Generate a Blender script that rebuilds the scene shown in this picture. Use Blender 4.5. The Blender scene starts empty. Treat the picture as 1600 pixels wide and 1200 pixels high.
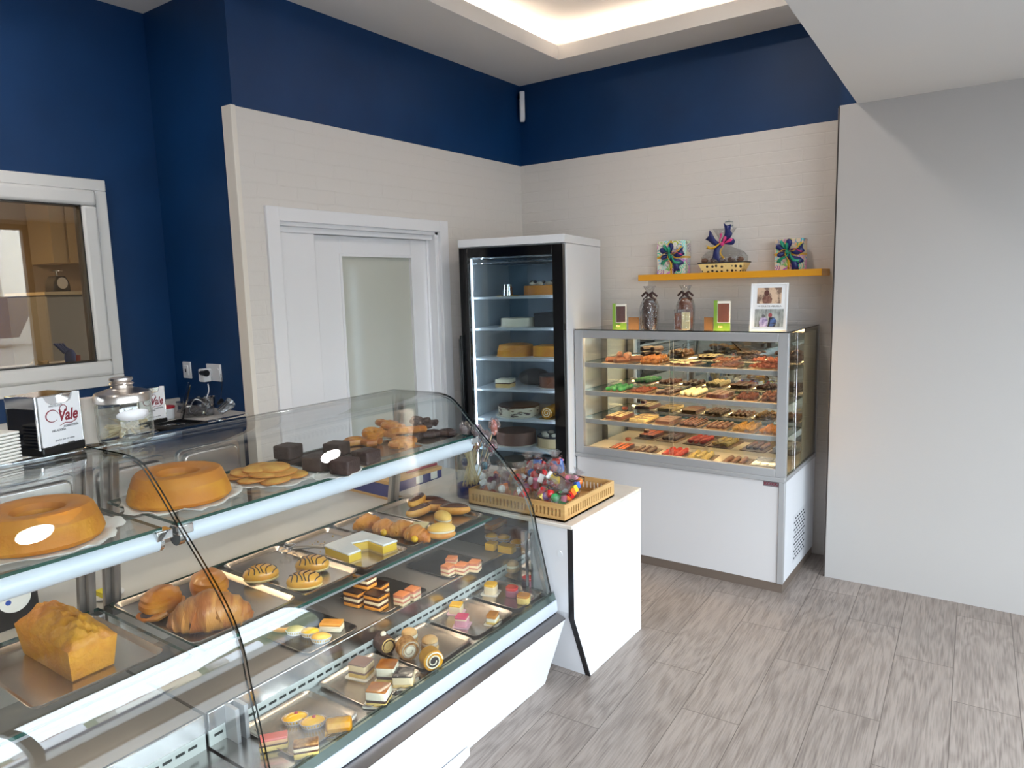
import bpy, bmesh, math, random
from mathutils import Matrix, Vector
random.seed(7)
C = bpy.context.scene.collection
PI = math.pi

# ------------------------------------------------------------------ camera
H = 1.65                                   # eye height
PITCH, YAW, ROLL, FPX = 0.134987304, -0.620253912, -0.027757276, 1116.27
def cam_axes():
    cy, sy, cp, sp = math.cos(YAW), math.sin(YAW), math.cos(PITCH), math.sin(PITCH)
    fwd = Vector((sy*cp, cy*cp, -sp)); right = Vector((cy, -sy, 0)); up = right.cross(fwd)
    cr, sr = math.cos(ROLL), math.sin(ROLL)
    return right*cr + up*sr, up*cr - right*sr, fwd
AR, AU, AF = cam_axes()
cd = bpy.data.cameras.new('camera'); cam = bpy.data.objects.new('camera', cd); C.objects.link(cam)
cd.sensor_width = 36.0; cd.lens = FPX/1600*36; cd.clip_start = 0.02; cd.clip_end = 400
mw = Matrix.Identity(4)
for i in range(3):
    mw[i][0] = AR[i]; mw[i][1] = AU[i]; mw[i][2] = -AF[i]
mw[2][3] = H
cam.matrix_world = mw
S = bpy.context.scene; S.camera = cam
S.view_settings.view_transform = 'Standard'; S.view_settings.look = 'None'
S.view_settings.gamma = 1.0; S.view_settings.use_curve_mapping = False
S.view_settings.exposure = 1.12
S.render.engine = 'CYCLES'
S.cycles.use_denoising = True
S.cycles.max_bounces = 12; S.cycles.transparent_max_bounces = 32
S.cycles.glossy_bounces = 6; S.cycles.diffuse_bounces = 5
S.cycles.sample_clamp_indirect = 6.0
S.cycles.caustics_reflective = False; S.cycles.caustics_refractive = False

# ------------------------------------------------------------------ sky and daylight
W = bpy.data.worlds.new('sky'); S.world = W; W.use_nodes = True
bg = W.node_tree.nodes['Background']; bg.inputs[0].default_value = (0.80, 0.89, 1.0, 1); bg.inputs[1].default_value = 6.6
WX = 1.6                                    # plane of the shop window, on the right of the camera
def area(name, loc, rot, sx, sy, power, col, portal=False):
    l = bpy.data.lights.new(name, 'AREA'); l.shape = 'RECTANGLE'; l.size = sx; l.size_y = sy
    l.energy = power; l.color = col
    if portal: l.cycles.is_portal = True
    o = bpy.data.objects.new(name, l); C.objects.link(o); o.location = loc; o.rotation_euler = rot
    return o
area('window_portal', (WX+0.06, 0.35, 1.33), (0, PI/2, 0), 2.25, 6.3, 1, (1, 1, 1), True)

def ray(u, v):
    return AR*((u-800)/FPX) + AU*(-(v-600)/FPX) + AF
def at(u, v, z):                            # where the line of sight meets the level z
    d = ray(u, v); t = (z-H)/d.z; return Vector((d.x*t, d.y*t, z))
def atx(u, v, x):
    d = ray(u, v); t = x/d.x; return Vector((x, d.y*t, H+d.z*t))
def aty(u, v, y):
    d = ray(u, v); t = y/d.y; return Vector((d.x*t, y, H+d.z*t))

# ------------------------------------------------------------------ materials
def lin(c):
    r = []
    for x in c:
        x /= 255.0
        r.append(x/12.92 if x <= 0.04045 else ((x+0.055)/1.055)**2.4)
    return (r[0], r[1], r[2], 1)
MATS = {}
def mat(name, c=(200,200,200), r=0.5, m=0.0, c2=None, sc=20, lo=0.35, hi=0.65, bump=0, bsc=60, coat=0, emis=0, ecol=None, sss=0, aniso=None, spec=0.5, stretch=None):
    if name in MATS: return MATS[name]
    M = bpy.data.materials.new(name); M.use_nodes = True; MATS[name] = M
    nt = M.node_tree; N = nt.nodes; L = nt.links; b = N['Principled BSDF']
    b.inputs['Base Color'].default_value = lin(c); b.inputs['Roughness'].default_value = r; b.inputs['Metallic'].default_value = m
    b.inputs['Specular IOR Level'].default_value = spec
    if coat: b.inputs['Coat Weight'].default_value = coat; b.inputs['Coat Roughness'].default_value = 0.06
    if emis:
        b.inputs['Emission Color'].default_value = lin(ecol or c); b.inputs['Emission Strength'].default_value = emis
    if sss:
        b.inputs['Subsurface Weight'].default_value = sss; b.inputs['Subsurface Scale'].default_value = 0.01
    tc = N.new('ShaderNodeTexCoord'); src = tc.outputs['Object']
    if stretch:
        mp = N.new('ShaderNodeMapping'); mp.inputs['Scale'].default_value = stretch; L.new(src, mp.inputs[0]); src = mp.outputs[0]
    if c2 is not None:
        n = N.new('ShaderNodeTexNoise'); n.inputs['Scale'].default_value = sc; n.inputs['Detail'].default_value = 4; L.new(src, n.inputs['Vector'])
        cr = N.new('ShaderNodeValToRGB'); cr.color_ramp.elements[0].position = lo; cr.color_ramp.elements[1].position = hi
        cr.color_ramp.elements[0].color = lin(c); cr.color_ramp.elements[1].color = lin(c2)
        L.new(n.outputs[0], cr.inputs[0]); L.new(cr.outputs[0], b.inputs['Base Color'])
    if bump:
        n = N.new('ShaderNodeTexNoise'); n.inputs['Scale'].default_value = bsc; n.inputs['Detail'].default_value = 5; L.new(src, n.inputs['Vector'])
        bp = N.new('ShaderNodeBump'); bp.inputs['Strength'].default_value = bump; bp.inputs['Distance'].default_value = 0.01
        L.new(n.outputs[0], bp.inputs['Height']); L.new(bp.outputs[0], b.inputs['Normal'])
    return M
def glass(name, tint=(235,242,240), k=1.0, rough=0.0, bump=0, bsc=30, f0=0.04):
    # thin clear sheet: passes light straight on, mirrors it at grazing angles
    if name in MATS: return MATS[name]
    M = bpy.data.materials.new(name); M.use_nodes = True; MATS[name] = M
    nt = M.node_tree; N = nt.nodes; L = nt.links; N.clear()
    out = N.new('ShaderNodeOutputMaterial'); mx = N.new('ShaderNodeMixShader'); tr = N.new('ShaderNodeBsdfTransparent'); gl = N.new('ShaderNodeBsdfGlossy')
    tr.inputs[0].default_value = lin(tint); gl.inputs['Roughness'].default_value = rough
    lw = N.new('ShaderNodeLayerWeight'); lw.inputs['Blend'].default_value = 0.5
    p = N.new('ShaderNodeMath'); p.operation = 'POWER'; L.new(lw.outputs['Facing'], p.inputs[0]); p.inputs[1].default_value = 5.0
    q = N.new('ShaderNodeMath'); q.operation = 'MULTIPLY_ADD'; L.new(p.outputs[0], q.inputs[0]); q.inputs[1].default_value = (1-f0)*k; q.inputs[2].default_value = f0*k
    L.new(q.outputs[0], mx.inputs[0]); L.new(tr.outputs[0], mx.inputs[1]); L.new(gl.outputs[0], mx.inputs[2]); L.new(mx.outputs[0], out.inputs[0])
    if bump:
        tc = N.new('ShaderNodeTexCoord'); n = N.new('ShaderNodeTexNoise'); n.inputs['Scale'].default_value = bsc; L.new(tc.outputs['Object'], n.inputs['Vector'])
        bp = N.new('ShaderNodeBump'); bp.inputs['Strength'].default_value = bump; bp.inputs['Distance'].default_value = 0.02
        L.new(n.outputs[0], bp.inputs['Height']); L.new(bp.outputs[0], gl.inputs['Normal']); L.new(bp.outputs[0], lw.inputs['Normal'])
    return M

WHITE = mat('white_laminate', (226,226,230), 0.32, spec=0.4)
WHITE_GLOSS = mat('white_gloss', (232,234,238), 0.15)
WALLW = mat('white_wall_paint', (196,191,187), 0.7, bump=0.05, bsc=200)
CEIL = mat('ceiling_paint', (224,221,218), 0.85)
BLUE = mat('blue_wall_paint', (3,47,90), 0.5, c2=(4,52,98), sc=3, bump=0.04, bsc=250, spec=0.35)
STEEL = mat('stainless_steel', (190,188,186), 0.22, 1.0, bump=0.03, bsc=8)
STEELD = mat('dull_steel', (142,138,134), 0.38, 1.0, bump=0.02, bsc=6)
CHROME = mat('chrome', (225,226,228), 0.07, 1.0)
TRAY = mat('tray_steel', (196,186,176), 0.26, 1.0, bump=0.02, bsc=14)
ALU = mat('grey_anodised_aluminium', (172,171,172), 0.38, 0.35)
ALUW = mat('pale_aluminium', (208,216,230), 0.3, 0.35)
BLACK = mat('black_plastic', (12,12,14), 0.35)
BLACKG = mat('black_glass', (6,6,8), 0.08)
MIRROR = mat('mirror', (225,228,222), 0.01, 1.0)
CLEAR = glass('clear_glass', (250,252,251))
CLEARC = glass('curved_glass', (250,252,252), 1.25, f0=0.05)
DARKEDGE = mat('dark_glass_edge', (14,22,20), 0.15)
GREENEDGE = mat('green_glass_edge', (22,78,66), 0.12, coat=0.5)
CELLO = glass('cellophane', (248,248,249), 1.0, 0.06, bump=1.0, bsc=45, f0=0.13)
PAPERW = mat('white_paper', (238,236,230), 0.7, bump=0.1, bsc=60)

def brick_mat(name):
    M = bpy.data.materials.new(name); M.use_nodes = True; nt = M.node_tree; N = nt.nodes; L = nt.links; b = N['Principled BSDF']
    b.inputs['Roughness'].default_value = 0.6; b.inputs['Specular IOR Level'].default_value = 0.35
    b.inputs['Base Color'].default_value = lin((212,206,201))
    tc = N.new('ShaderNodeTexCoord'); sp = N.new('ShaderNodeSeparateXYZ'); L.new(tc.outputs['Object'], sp.inputs[0])
    ad = N.new('ShaderNodeMath'); ad.operation = 'ADD'; L.new(sp.outputs[0], ad.inputs[0]); L.new(sp.outputs[1], ad.inputs[1])
    cb = N.new('ShaderNodeCombineXYZ'); L.new(ad.outputs[0], cb.inputs[0]); L.new(sp.outputs[2], cb.inputs[1])
    wn = N.new('ShaderNodeTexNoise'); wn.inputs['Scale'].default_value = 9; wn.inputs['Detail'].default_value = 3; L.new(tc.outputs['Object'], wn.inputs['Vector'])
    vm = N.new('ShaderNodeVectorMath'); vm.operation = 'MULTIPLY_ADD'; L.new(wn.outputs[1], vm.inputs[0]); vm.inputs[1].default_value = (0.02,0.012,0); L.new(cb.outputs[0], vm.inputs[2])
    bt = N.new('ShaderNodeTexBrick'); bt.inputs['Scale'].default_value = 1.0; bt.inputs['Brick Width'].default_value = 0.24; bt.inputs['Row Height'].default_value = 0.0705
    bt.inputs['Mortar Size'].default_value = 0.004; bt.inputs['Mortar Smooth'].default_value = 0.6; bt.offset = 0.5
    L.new(vm.outputs[0], bt.inputs['Vector'])
    n2 = N.new('ShaderNodeTexNoise'); n2.inputs['Scale'].default_value = 25; n2.inputs['Detail'].default_value = 4; L.new(tc.outputs['Object'], n2.inputs['Vector'])
    m2 = N.new('ShaderNodeMath'); m2.operation = 'MULTIPLY_ADD'; L.new(bt.outputs['Fac'], m2.inputs[0]); m2.inputs[1].default_value = -0.6; L.new(n2.outputs[0], m2.inputs[2])
    bp = N.new('ShaderNodeBump'); bp.inputs['Strength'].default_value = 0.4; bp.inputs['Distance'].default_value = 0.006
    L.new(m2.outputs[0], bp.inputs['Height']); L.new(bp.outputs[0], b.inputs['Normal'])
    return M
BRICK = brick_mat('white_brick_panel')

def floor_mat():
    M = bpy.data.materials.new('wood_look_tile'); M.use_nodes = True; nt = M.node_tree; N = nt.nodes; L = nt.links; b = N['Principled BSDF']
    def mth(op, a, bb=None, c=None):
        n = N.new('ShaderNodeMath'); n.operation = op
        for i, x in enumerate((a, bb, c)):
            if x is None: continue
            if isinstance(x, (int, float)): n.inputs[i].default_value = x
            else: L.new(x, n.inputs[i])
        return n.outputs[0]
    tc = N.new('ShaderNodeTexCoord'); mp = N.new('ShaderNodeMapping'); L.new(tc.outputs['Object'], mp.inputs[0])
    mp.inputs['Rotation'].default_value = (0, 0, math.radians(-2.56))
    sp = N.new('ShaderNodeSeparateXYZ'); L.new(mp.outputs[0], sp.inputs[0]); u, v = sp.outputs[0], sp.outputs[1]
    un = mth('DIVIDE', u, 0.2215); col = mth('FLOOR', un); fu = mth('FRACT', un)
    v2 = mth('DIVIDE', mth('ADD', mth('MULTIPLY_ADD', col, 0.278, 0.556), mth('SUBTRACT', v, 3.65)), 0.842)
    row = mth('FLOOR', v2); fv = mth('FRACT', v2)
    cb = N.new('ShaderNodeCombineXYZ'); L.new(col, cb.inputs[0]); L.new(row, cb.inputs[1])
    wn = N.new('ShaderNodeTexWhiteNoise'); wn.noise_dimensions = '2D'; L.new(cb.outputs[0], wn.inputs['Vector'])
    # grain
    c3 = N.new('ShaderNodeCombineXYZ'); L.new(mth('MULTIPLY_ADD', wn.outputs[0], 13.0, mth('MULTIPLY', u, 6.0)), c3.inputs[0]); L.new(mth('MULTIPLY_ADD', wn.outputs[0], 31.0, mth('MULTIPLY', v, 1.0)), c3.inputs[1])
    ns = N.new('ShaderNodeTexNoise'); ns.inputs['Scale'].default_value = 1.0; ns.inputs['Detail'].default_value = 3; ns.inputs['Distortion'].default_value = 0.7; L.new(c3.outputs[0], ns.inputs['Vector'])
    rings = mth('FRACT', mth('MULTIPLY', ns.outputs[0], 9.0)); rg = mth('ABSOLUTE', mth('SUBTRACT', rings, 0.5))
    c4 = N.new('ShaderNodeCombineXYZ'); L.new(mth('MULTIPLY', u, 160.0), c4.inputs[0]); L.new(mth('MULTIPLY', v, 7.0), c4.inputs[1])
    n4 = N.new('ShaderNodeTexNoise'); n4.inputs['Scale'].default_value = 1.0; n4.inputs['Detail'].default_value = 3; L.new(c4.outputs[0], n4.inputs['Vector'])
    g = mth('ADD', mth('MULTIPLY', rg, 0.35), mth('MULTIPLY', n4.outputs[0], 0.8))
    cr = N.new('ShaderNodeValToRGB'); L.new(g, cr.inputs[0]); e = cr.color_ramp.elements
    e[0].position = 0.15; e[0].color = lin((100,89,83)); e[1].position = 0.6; e[1].color = lin((154,142,134))
    hs = N.new('ShaderNodeHueSaturation'); L.new(cr.outputs[0], hs.inputs['Color']); L.new(mth('MULTIPLY_ADD', wn.outputs[0], 0.16, 0.92), hs.inputs['Value'])
    eu = mth('MINIMUM', fu, mth('SUBTRACT', 1.0, fu)); ev = mth('MINIMUM', fv, mth('SUBTRACT', 1.0, fv))
    gr = mth('MAXIMUM', mth('LESS_THAN', eu, 0.007), mth('LESS_THAN', ev, 0.0018))
    mx = N.new('ShaderNodeMixRGB'); L.new(gr, mx.inputs[0]); L.new(hs.outputs[0], mx.inputs[1]); mx.inputs[2].default_value = lin((96,86,80))
    L.new(mx.outputs[0], b.inputs['Base Color']); b.inputs['Roughness'].default_value = 0.42; b.inputs['Specular IOR Level'].default_value = 0.4
    bp = N.new('ShaderNodeBump'); bp.inputs['Strength'].default_value = 0.15; bp.inputs['Distance'].default_value = 0.004; L.new(g, bp.inputs['Height']); L.new(bp.outputs[0], b.inputs['Normal'])
    return M
FLOORM = floor_mat()

# ------------------------------------------------------------------ mesh helpers
class MB:
    def __init__(s): s.v = []; s.f = []; s.mi = []; s.T = Matrix.Identity(4)
    def add(s, vs, fs, mi=0):
        o = len(s.v)
        for p in vs: s.v.append(tuple(s.T @ Vector(p)))
        for k, f in enumerate(fs): s.f.append([o+i for i in f]); s.mi.append(mi[k] if isinstance(mi, list) else mi)
        return s
    def box(s, x0, y0, z0, x1, y1, z1, mi=0):
        if x0 > x1: x0, x1 = x1, x0
        if y0 > y1: y0, y1 = y1, y0
        if z0 > z1: z0, z1 = z1, z0
        v = [(x0,y0,z0),(x1,y0,z0),(x1,y1,z0),(x0,y1,z0),(x0,y0,z1),(x1,y0,z1),(x1,y1,z1),(x0,y1,z1)]
        return s.add(v, [(0,3,2,1),(4,5,6,7),(0,1,5,4),(1,2,6,5),(2,3,7,6),(3,0,4,7)], mi)
    def prism(s, poly, a, b, axis='z', mi=0, cap=None):
        # poly: list of 2D; extruded from a to b along axis. x: poly=(y,z); y: poly=(x,z); z: poly=(x,y)
        n = len(poly); f = {'z': lambda p, t: (p[0],p[1],t), 'y': lambda p, t: (p[0],t,p[1]), 'x': lambda p, t: (t,p[0],p[1])}[axis]
        v = [f(p,a) for p in poly] + [f(p,b) for p in poly]
        fs = [tuple(range(n))[::-1], tuple(range(n,2*n))] + [(i,(i+1)%n,n+(i+1)%n,n+i) for i in range(n)]
        m = [cap if cap is not None else mi]*2 + [mi]*n
        return s.add(v, fs, m)
    def lathe(s, prof, n=24, c=(0,0,0), mi=0, wob=None, a0=0, a1=2*PI):
        full = abs(a1-a0-2*PI) < 1e-6; k = n if full else n+1; v = []; fs = []; ms = []
        for j, p in enumerate(prof):
            for i in range(k):
                a = a0+(a1-a0)*i/n; r, z = p[0], p[1]
                if wob: r, z = wob(r, z, a, j)
                v.append((c[0]+r*math.cos(a), c[1]+r*math.sin(a), c[2]+z))
        for j in range(len(prof)-1):
            for i in range(n):
                i2 = (i+1)%k
                fs.append((j*k+i, j*k+i2, (j+1)*k+i2, (j+1)*k+i)); ms.append(mi[j] if isinstance(mi, list) else mi)
        return s.add(v, fs, ms)
    def disc(s, r, z, n=24, c=(0,0), mi=0):
        return s.add([(c[0]+r*math.cos(2*PI*i/n), c[1]+r*math.sin(2*PI*i/n), z) for i in range(n)], [tuple(range(n))], mi)
    def cyl(s, p0, p1, r0, r1=None, n=12, mi=0):
        return s.tube([p0, p1], [r0, r0 if r1 is None else r1], n, mi)
    def tube(s, pts, r, n=8, mi=0, closed=False, cap=True, flat=1.0):
        P = [Vector(p) for p in pts]; k = len(P); R = r if isinstance(r, (list, tuple)) else [r]*k
        v = []; fs = []; up = None
        for i in range(k):
            t = (P[(i+1)%k]-P[i-1]) if closed else (P[min(i+1,k-1)]-P[max(i-1,0)])
            if t.length < 1e-9: t = Vector((0,0,1))
            t.normalize()
            if up is None:
                up = Vector((0,0,1)) if abs(t.z) < 0.9 else Vector((1,0,0))
            up = (up - t*up.dot(t))
            if up.length < 1e-6: up = Vector((1,0,0)) - t*t.x
            up.normalize(); sd = t.cross(up)
            for j in range(n):
                a = 2*PI*j/n; v.append(tuple(P[i] + (sd*math.cos(a) + up*math.sin(a)*flat)*R[i]))
        for i in range(k if closed else k-1):
            i2 = (i+1)%k
            for j in range(n):
                j2 = (j+1)%n; fs.append((i*n+j, i*n+j2, i2*n+j2, i2*n+j))
        if cap and not closed: fs += [tuple(range(n))[::-1], tuple(range((k-1)*n, k*n))]
        return s.add(v, fs, mi)
    def ball(s, c, rx, ry=None, rz=None, n=14, m=8, mi=0, fn=None, zmin=None):
        ry = rx if ry is None else ry; rz = rx if rz is None else rz; v = []; fs = []
        for j in range(m+1):
            th = -PI/2 + PI*j/m
            for i in range(n):
                a = 2*PI*i/n; p = [math.cos(th)*math.cos(a), math.cos(th)*math.sin(a), math.sin(th)]
                k = fn(p) if fn else 1.0
                z = p[2]*rz*k
                if zmin is not None: z = max(z, zmin)
                v.append((c[0]+p[0]*rx*k, c[1]+p[1]*ry*k, c[2]+z))
        for j in range(m):
            for i in range(n):
                fs.append((j*n+i, j*n+(i+1)%n, (j+1)*n+(i+1)%n, (j+1)*n+i))
        return s.add(v, fs, mi)
    def rbox(s, x0, y0, z0, x1, y1, z1, r=0.01, mi=0, k=4):
        return s.prism(rrect(x0,y0,x1,y1,r,k), z0, z1, 'z', mi)
    def build(s, name, mats, parent=None, smooth=True, bevel=0, sub=0, seg=2, loc=None):
        me = bpy.data.meshes.new(name); me.from_pydata(s.v, [], s.f)
        for m in (mats if isinstance(mats, (list, tuple)) else [mats]): me.materials.append(m)
        me.polygons.foreach_set('material_index', s.mi)
        me.validate()
        if smooth:
            me.polygons.foreach_set('use_smooth', [True]*len(me.polygons)); me.set_sharp_from_angle(angle=math.radians(38))
        me.update()
        o = bpy.data.objects.new(name, me); C.objects.link(o)
        if parent: o.parent = parent
        if loc: o.location = loc
        if bevel:
            b = o.modifiers.new('bevel', 'BEVEL'); b.width = bevel; b.segments = seg; b.limit_method = 'ANGLE'; b.angle_limit = math.radians(40)
        if sub:
            b = o.modifiers.new('sub', 'SUBSURF'); b.levels = sub; b.render_levels = sub
        return o
def rrect(x0, y0, x1, y1, r, k=4):
    out = []
    for cx, cy, a in ((x1-r,y1-r,0),(x0+r,y1-r,PI/2),(x0+r,y0+r,PI),(x1-r,y0+r,1.5*PI)):
        for i in range(k+1): out.append((cx+r*math.cos(a+PI/2*i/k), cy+r*math.sin(a+PI/2*i/k)))
    return out
def tag(o, label, cat, group=None, kind=None):
    o['label'] = label; o['category'] = cat
    if group: o['group'] = group
    if kind: o['kind'] = kind
    return o
def thing(name, label, cat, loc=(0,0,0), rotz=0, group=None, rot=None):
    o = bpy.data.objects.new(name, None); C.objects.link(o); o.location = loc; o.rotation_euler = rot or (0,0,rotz)
    o.empty_display_size = 0.05
    return tag(o, label, cat, group)
def struct(mb, name, m, parent=None, **k):
    o = mb.build(name, m, parent, **k)
    if parent is None: o['kind'] = 'structure'
    return o
def dup(root, loc, rotz=None, label=None, group=None, scale=None):
    r = root.copy(); C.objects.link(r); r.location = loc
    if rotz is not None: r.rotation_euler = (root.rotation_euler[0], root.rotation_euler[1], rotz)
    if label: r['label'] = label
    if group: r['group'] = group
    if scale: r.scale = scale if isinstance(scale, (tuple, list)) else (scale,)*3
    for ch in list(root.children):
        c = ch.copy(); C.objects.link(c); c.parent = r
        for g in list(ch.children):
            d = g.copy(); C.objects.link(d); d.parent = c
    return r
def text(name, body, size, origin, R, U, m, parent=None, shear=0, align='CENTER', ext=0.0004, sx=1.0, bold=0.0):
    cu = bpy.data.curves.new(name, 'FONT'); cu.body = body; cu.size = size; cu.extrude = ext; cu.shear = shear; cu.align_x = align; cu.align_y = 'CENTER'; cu.offset = bold
    cu.materials.append(m); o = bpy.data.objects.new(name, cu); C.objects.link(o)
    R = Vector(R).normalized(); U = Vector(U).normalized(); Nn = R.cross(U)
    M = Matrix.Identity(4)
    for i in range(3): M[i][0] = R[i]*sx; M[i][1] = U[i]; M[i][2] = Nn[i]; M[i][3] = origin[i]
    me = bpy.data.meshes.new_from_object(o); bpy.data.objects.remove(o); bpy.data.curves.remove(cu)
    me.name = name; o = bpy.data.objects.new(name, me); C.objects.link(o)
    if parent: o.parent = parent
    o.matrix_local = M
    return o
# ------------------------------------------------------------------ room shell
XL, YB, YP, XK, YR = -3.0275, 4.434, 4.094, -3.72, 2.077     # door wall, brick back wall, white panel wall, kitchen wall, return wall
ZB, ZC, ZS = 2.518, 3.075, 2.518                                # top of the brick, ceiling, soffit
YF = -3.2
struct(MB().box(-4.0, YF, -0.1, WX+0.1, YB+0.1, 0), 'floor', FLOORM)
# left wall with the door: blue above, brick below, door opening left free
DY0, DY1, DZ = 2.283, 3.486, 2.006
wl = MB()
wl.box(XL-0.12, YR, ZB, XL, YB+0.12, 3.45)
wl.box(XL-0.12, YR, 0, XL-0.012, DY0, ZB).box(XL-0.12, DY1, 0, XL-0.012, YB+0.12, ZB).box(XL-0.12, DY0, DZ, XL-0.012, DY1, ZB)
struct(wl, 'wall_left', BLUE)
bk = MB().box(XL-0.0118, YR-0.012, 0, XL, DY0-0.002, ZB-0.001).box(XL-0.0118, DY1+0.002, 0, XL, YB-0.001, ZB-0.001).box(XL-0.0118, DY0-0.002, DZ+0.002, XL, DY1+0.002, ZB-0.001)
struct(bk, 'wall_left_cladding', BRICK)
tm = MB().box(XL-0.068, YR-0.014, 0, XL+0.001, YR-0.0005, ZB+0.002).box(XL-0.002, YR-0.014, 0, XL+0.006, YR+0.012, ZB+0.002)
struct(tm, 'trim_1', mat('white_trim', (222,214,204), 0.45), bevel=0.002)
# return wall and kitchen wall (blue) with the window opening
KY0, KY1, KZ0, KZ1 = 0.10, 1.735, 1.275, 2.165
struct(MB().box(XK-0.12, YR, 0, XL-0.12, YR+0.12, 3.45), 'wall_return', BLUE)
kw = MB().box(XK-0.12, YF, 0, XK, YR+0.12, KZ0).box(XK-0.12, YF, KZ1, XK, YR+0.12, 3.45).box(XK-0.12, YF, KZ0, XK, KY0, KZ1).box(XK-0.12, KY1, KZ0, XK, YR+0.12, KZ1)
struct(kw, 'wall_kitchen', BLUE)
# back wall
struct(MB().box(XL, YB, ZB, 1.7, YB+0.12, 3.45), 'wall_back', BLUE)
struct(MB().box(XL+0.001, YB-0.012, 0, -0.83, YB+0.1, ZB-0.001), 'wall_back_cladding', BRICK)
# white panel wall on the right, dark strip painted in for the shadow gap on its left
struct(MB().box(-0.815, YP, 0, WX+0.1, YB-0.013, ZB+0.004).box(-0.829, YP+0.03, 0, -0.815, YB-0.013, ZB), 'wall_right', mat('panel_paint', (176,171,168), 0.6, bump=0.04, bsc=200))
struct(MB().box(-0.822, YP-0.001, 0, -0.8155, YP+0.03, ZB), 'gap_shade_strip', mat('gap_shade', (52,42,38), 0.6))
struct(MB().box(-0.815, YP+0.02, ZB+0.004, 0.2, YP+0.1, 3.45), 'wall_upper', BLUE)
# far side and street side
struct(MB().box(-4.0, YF-0.1, 0, WX+0.1, YF, 3.45), 'wall_front', WALLW)
ww = MB().box(WX, YF, 0, WX+0.12, YP, 0.18).box(WX, YF, 2.48, WX+0.12, YP, 3.45).box(WX, YF, 0.18, WX+0.12, -2.8, 2.48).box(WX, 3.5, 0.18, WX+0.12, YP, 2.48)
struct(ww, 'wall_street', WALLW)
wf = MB()
for y in (-2.8, -0.7, 1.4, 3.44): wf.box(WX+0.02, y, 0.18, WX+0.1, y+0.06, 2.48)
wf.box(WX+0.02, -2.8, 0.18, WX+0.1, 3.5, 0.24).box(WX+0.02, -2.8, 2.42, WX+0.1, 3.5, 2.48)
w1 = struct(wf, 'window_1', mat('dark_window_frame', (60,62,66), 0.4))
pn = MB().box(WX+0.055, -2.74, 0.24, WX+0.063, 3.44, 2.42); pn.build('pane', CLEAR, w1)
# ceiling with the recessed cove
CX0, CY1, CX1, CY0 = -2.497, 4.10, -0.86, 0.3
ce = MB()
ce.box(XL, CY0, ZC, CX0, YB, ZC+0.085).box(CX0, CY1, ZC, 0.2, YB, ZC+0.085).box(CX0, YF, ZC, 1.7, CY0, ZC+0.085).box(-4.0, YF, ZC, CX0, CY0, ZC+0.085)
ce.box(-3.85, CY0, ZC, XL, YR, ZC+0.085).box(CX1, CY0, ZC, 1.7, CY1, ZC+0.085)
struct(ce, 'ceiling', CEIL)
struct(MB().box(-4.0, YF, 3.27, 1.7, YB, 3.35), 'ceiling_recess', CEIL)
# lowered ceiling on the right, its edge runs slightly skew
sf = MB().prism([(-0.733,YP-0.001),(-0.66,2.45),(-0.545,0.0),(-0.40,YF),(WX,YF),(WX,YP-0.001)], ZS, ZC-0.001, 'z')
struct(sf, 'ceiling_lowered', CEIL)
# LED strip lying on the cove ledge
LED = mat('warm_led', (255,232,205), 0.5, emis=11, ecol=(255,238,218))
st = MB().box(CX0-0.16, CY0, ZC+0.09, CX0-0.14, CY1+0.15, ZC+0.104).box(CX0-0.16, CY1+0.13, ZC+0.09, CX1+0.16, CY1+0.15, ZC+0.104)
tag(st.build('led_strip', LED), 'warm LED strip hidden along the edge of the ceiling recess', 'light')
# air grille in the recess
gr = MB(); gx0, gx1, gy0, gy1 = -2.44, -1.84, 2.95, 3.545; gz = 3.262
gr.box(gx0,gy0,gz,gx1,gy0+0.03,3.27).box(gx0,gy1-0.03,gz,gx1,gy1,3.27).box(gx0,gy0,gz,gx0+0.03,gy1,3.27).box(gx1-0.03,gy0,gz,gx1,gy1,3.27)
g = thing('ceiling_grille', 'square white air grille set in the ceiling recess above the door', 'air grille', (0,0,0))
gr.build('frame', CEIL, g); sl = MB()
for i in range(14): sl.box(gx0+0.03, gy0+0.04+i*0.038, gz+0.002, gx1-0.03, gy0+0.055+i*0.038, 3.27)
sl.build('slats', mat('grille_dark', (70,66,62), 0.6), g)
for (x, y, lb) in ((-1.37,1.43,'round recessed ceiling lamp nearer the kitchen window'), (-1.37,3.35,'round recessed ceiling lamp nearer the back wall'), (-1.37,-0.6,'unseen round ceiling lamp added over the counter, behind the camera'), (-3.2,0.9,'unseen round ceiling lamp added in front of the kitchen window')):  # last two lamps are unseen, added to brighten the left side
    t = thing('ceiling_lamp', lb, 'ceiling lamp', (x,y,3.27 if x > CX0 and y > CY0 else ZC-0.0005), 0, 'round recessed ceiling lamps')
    MB().lathe([(0.088,0),(0.105,0),(0.105,-0.008),(0.088,-0.008),(0.088,0)], 32).build('ring', WHITE, t)
    MB().disc(0.088, -0.004, 32).build('diffuser', mat('lamp_diffuser', (255,250,240), 0.5, emis=52, ecol=(255,249,242)), t)

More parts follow.
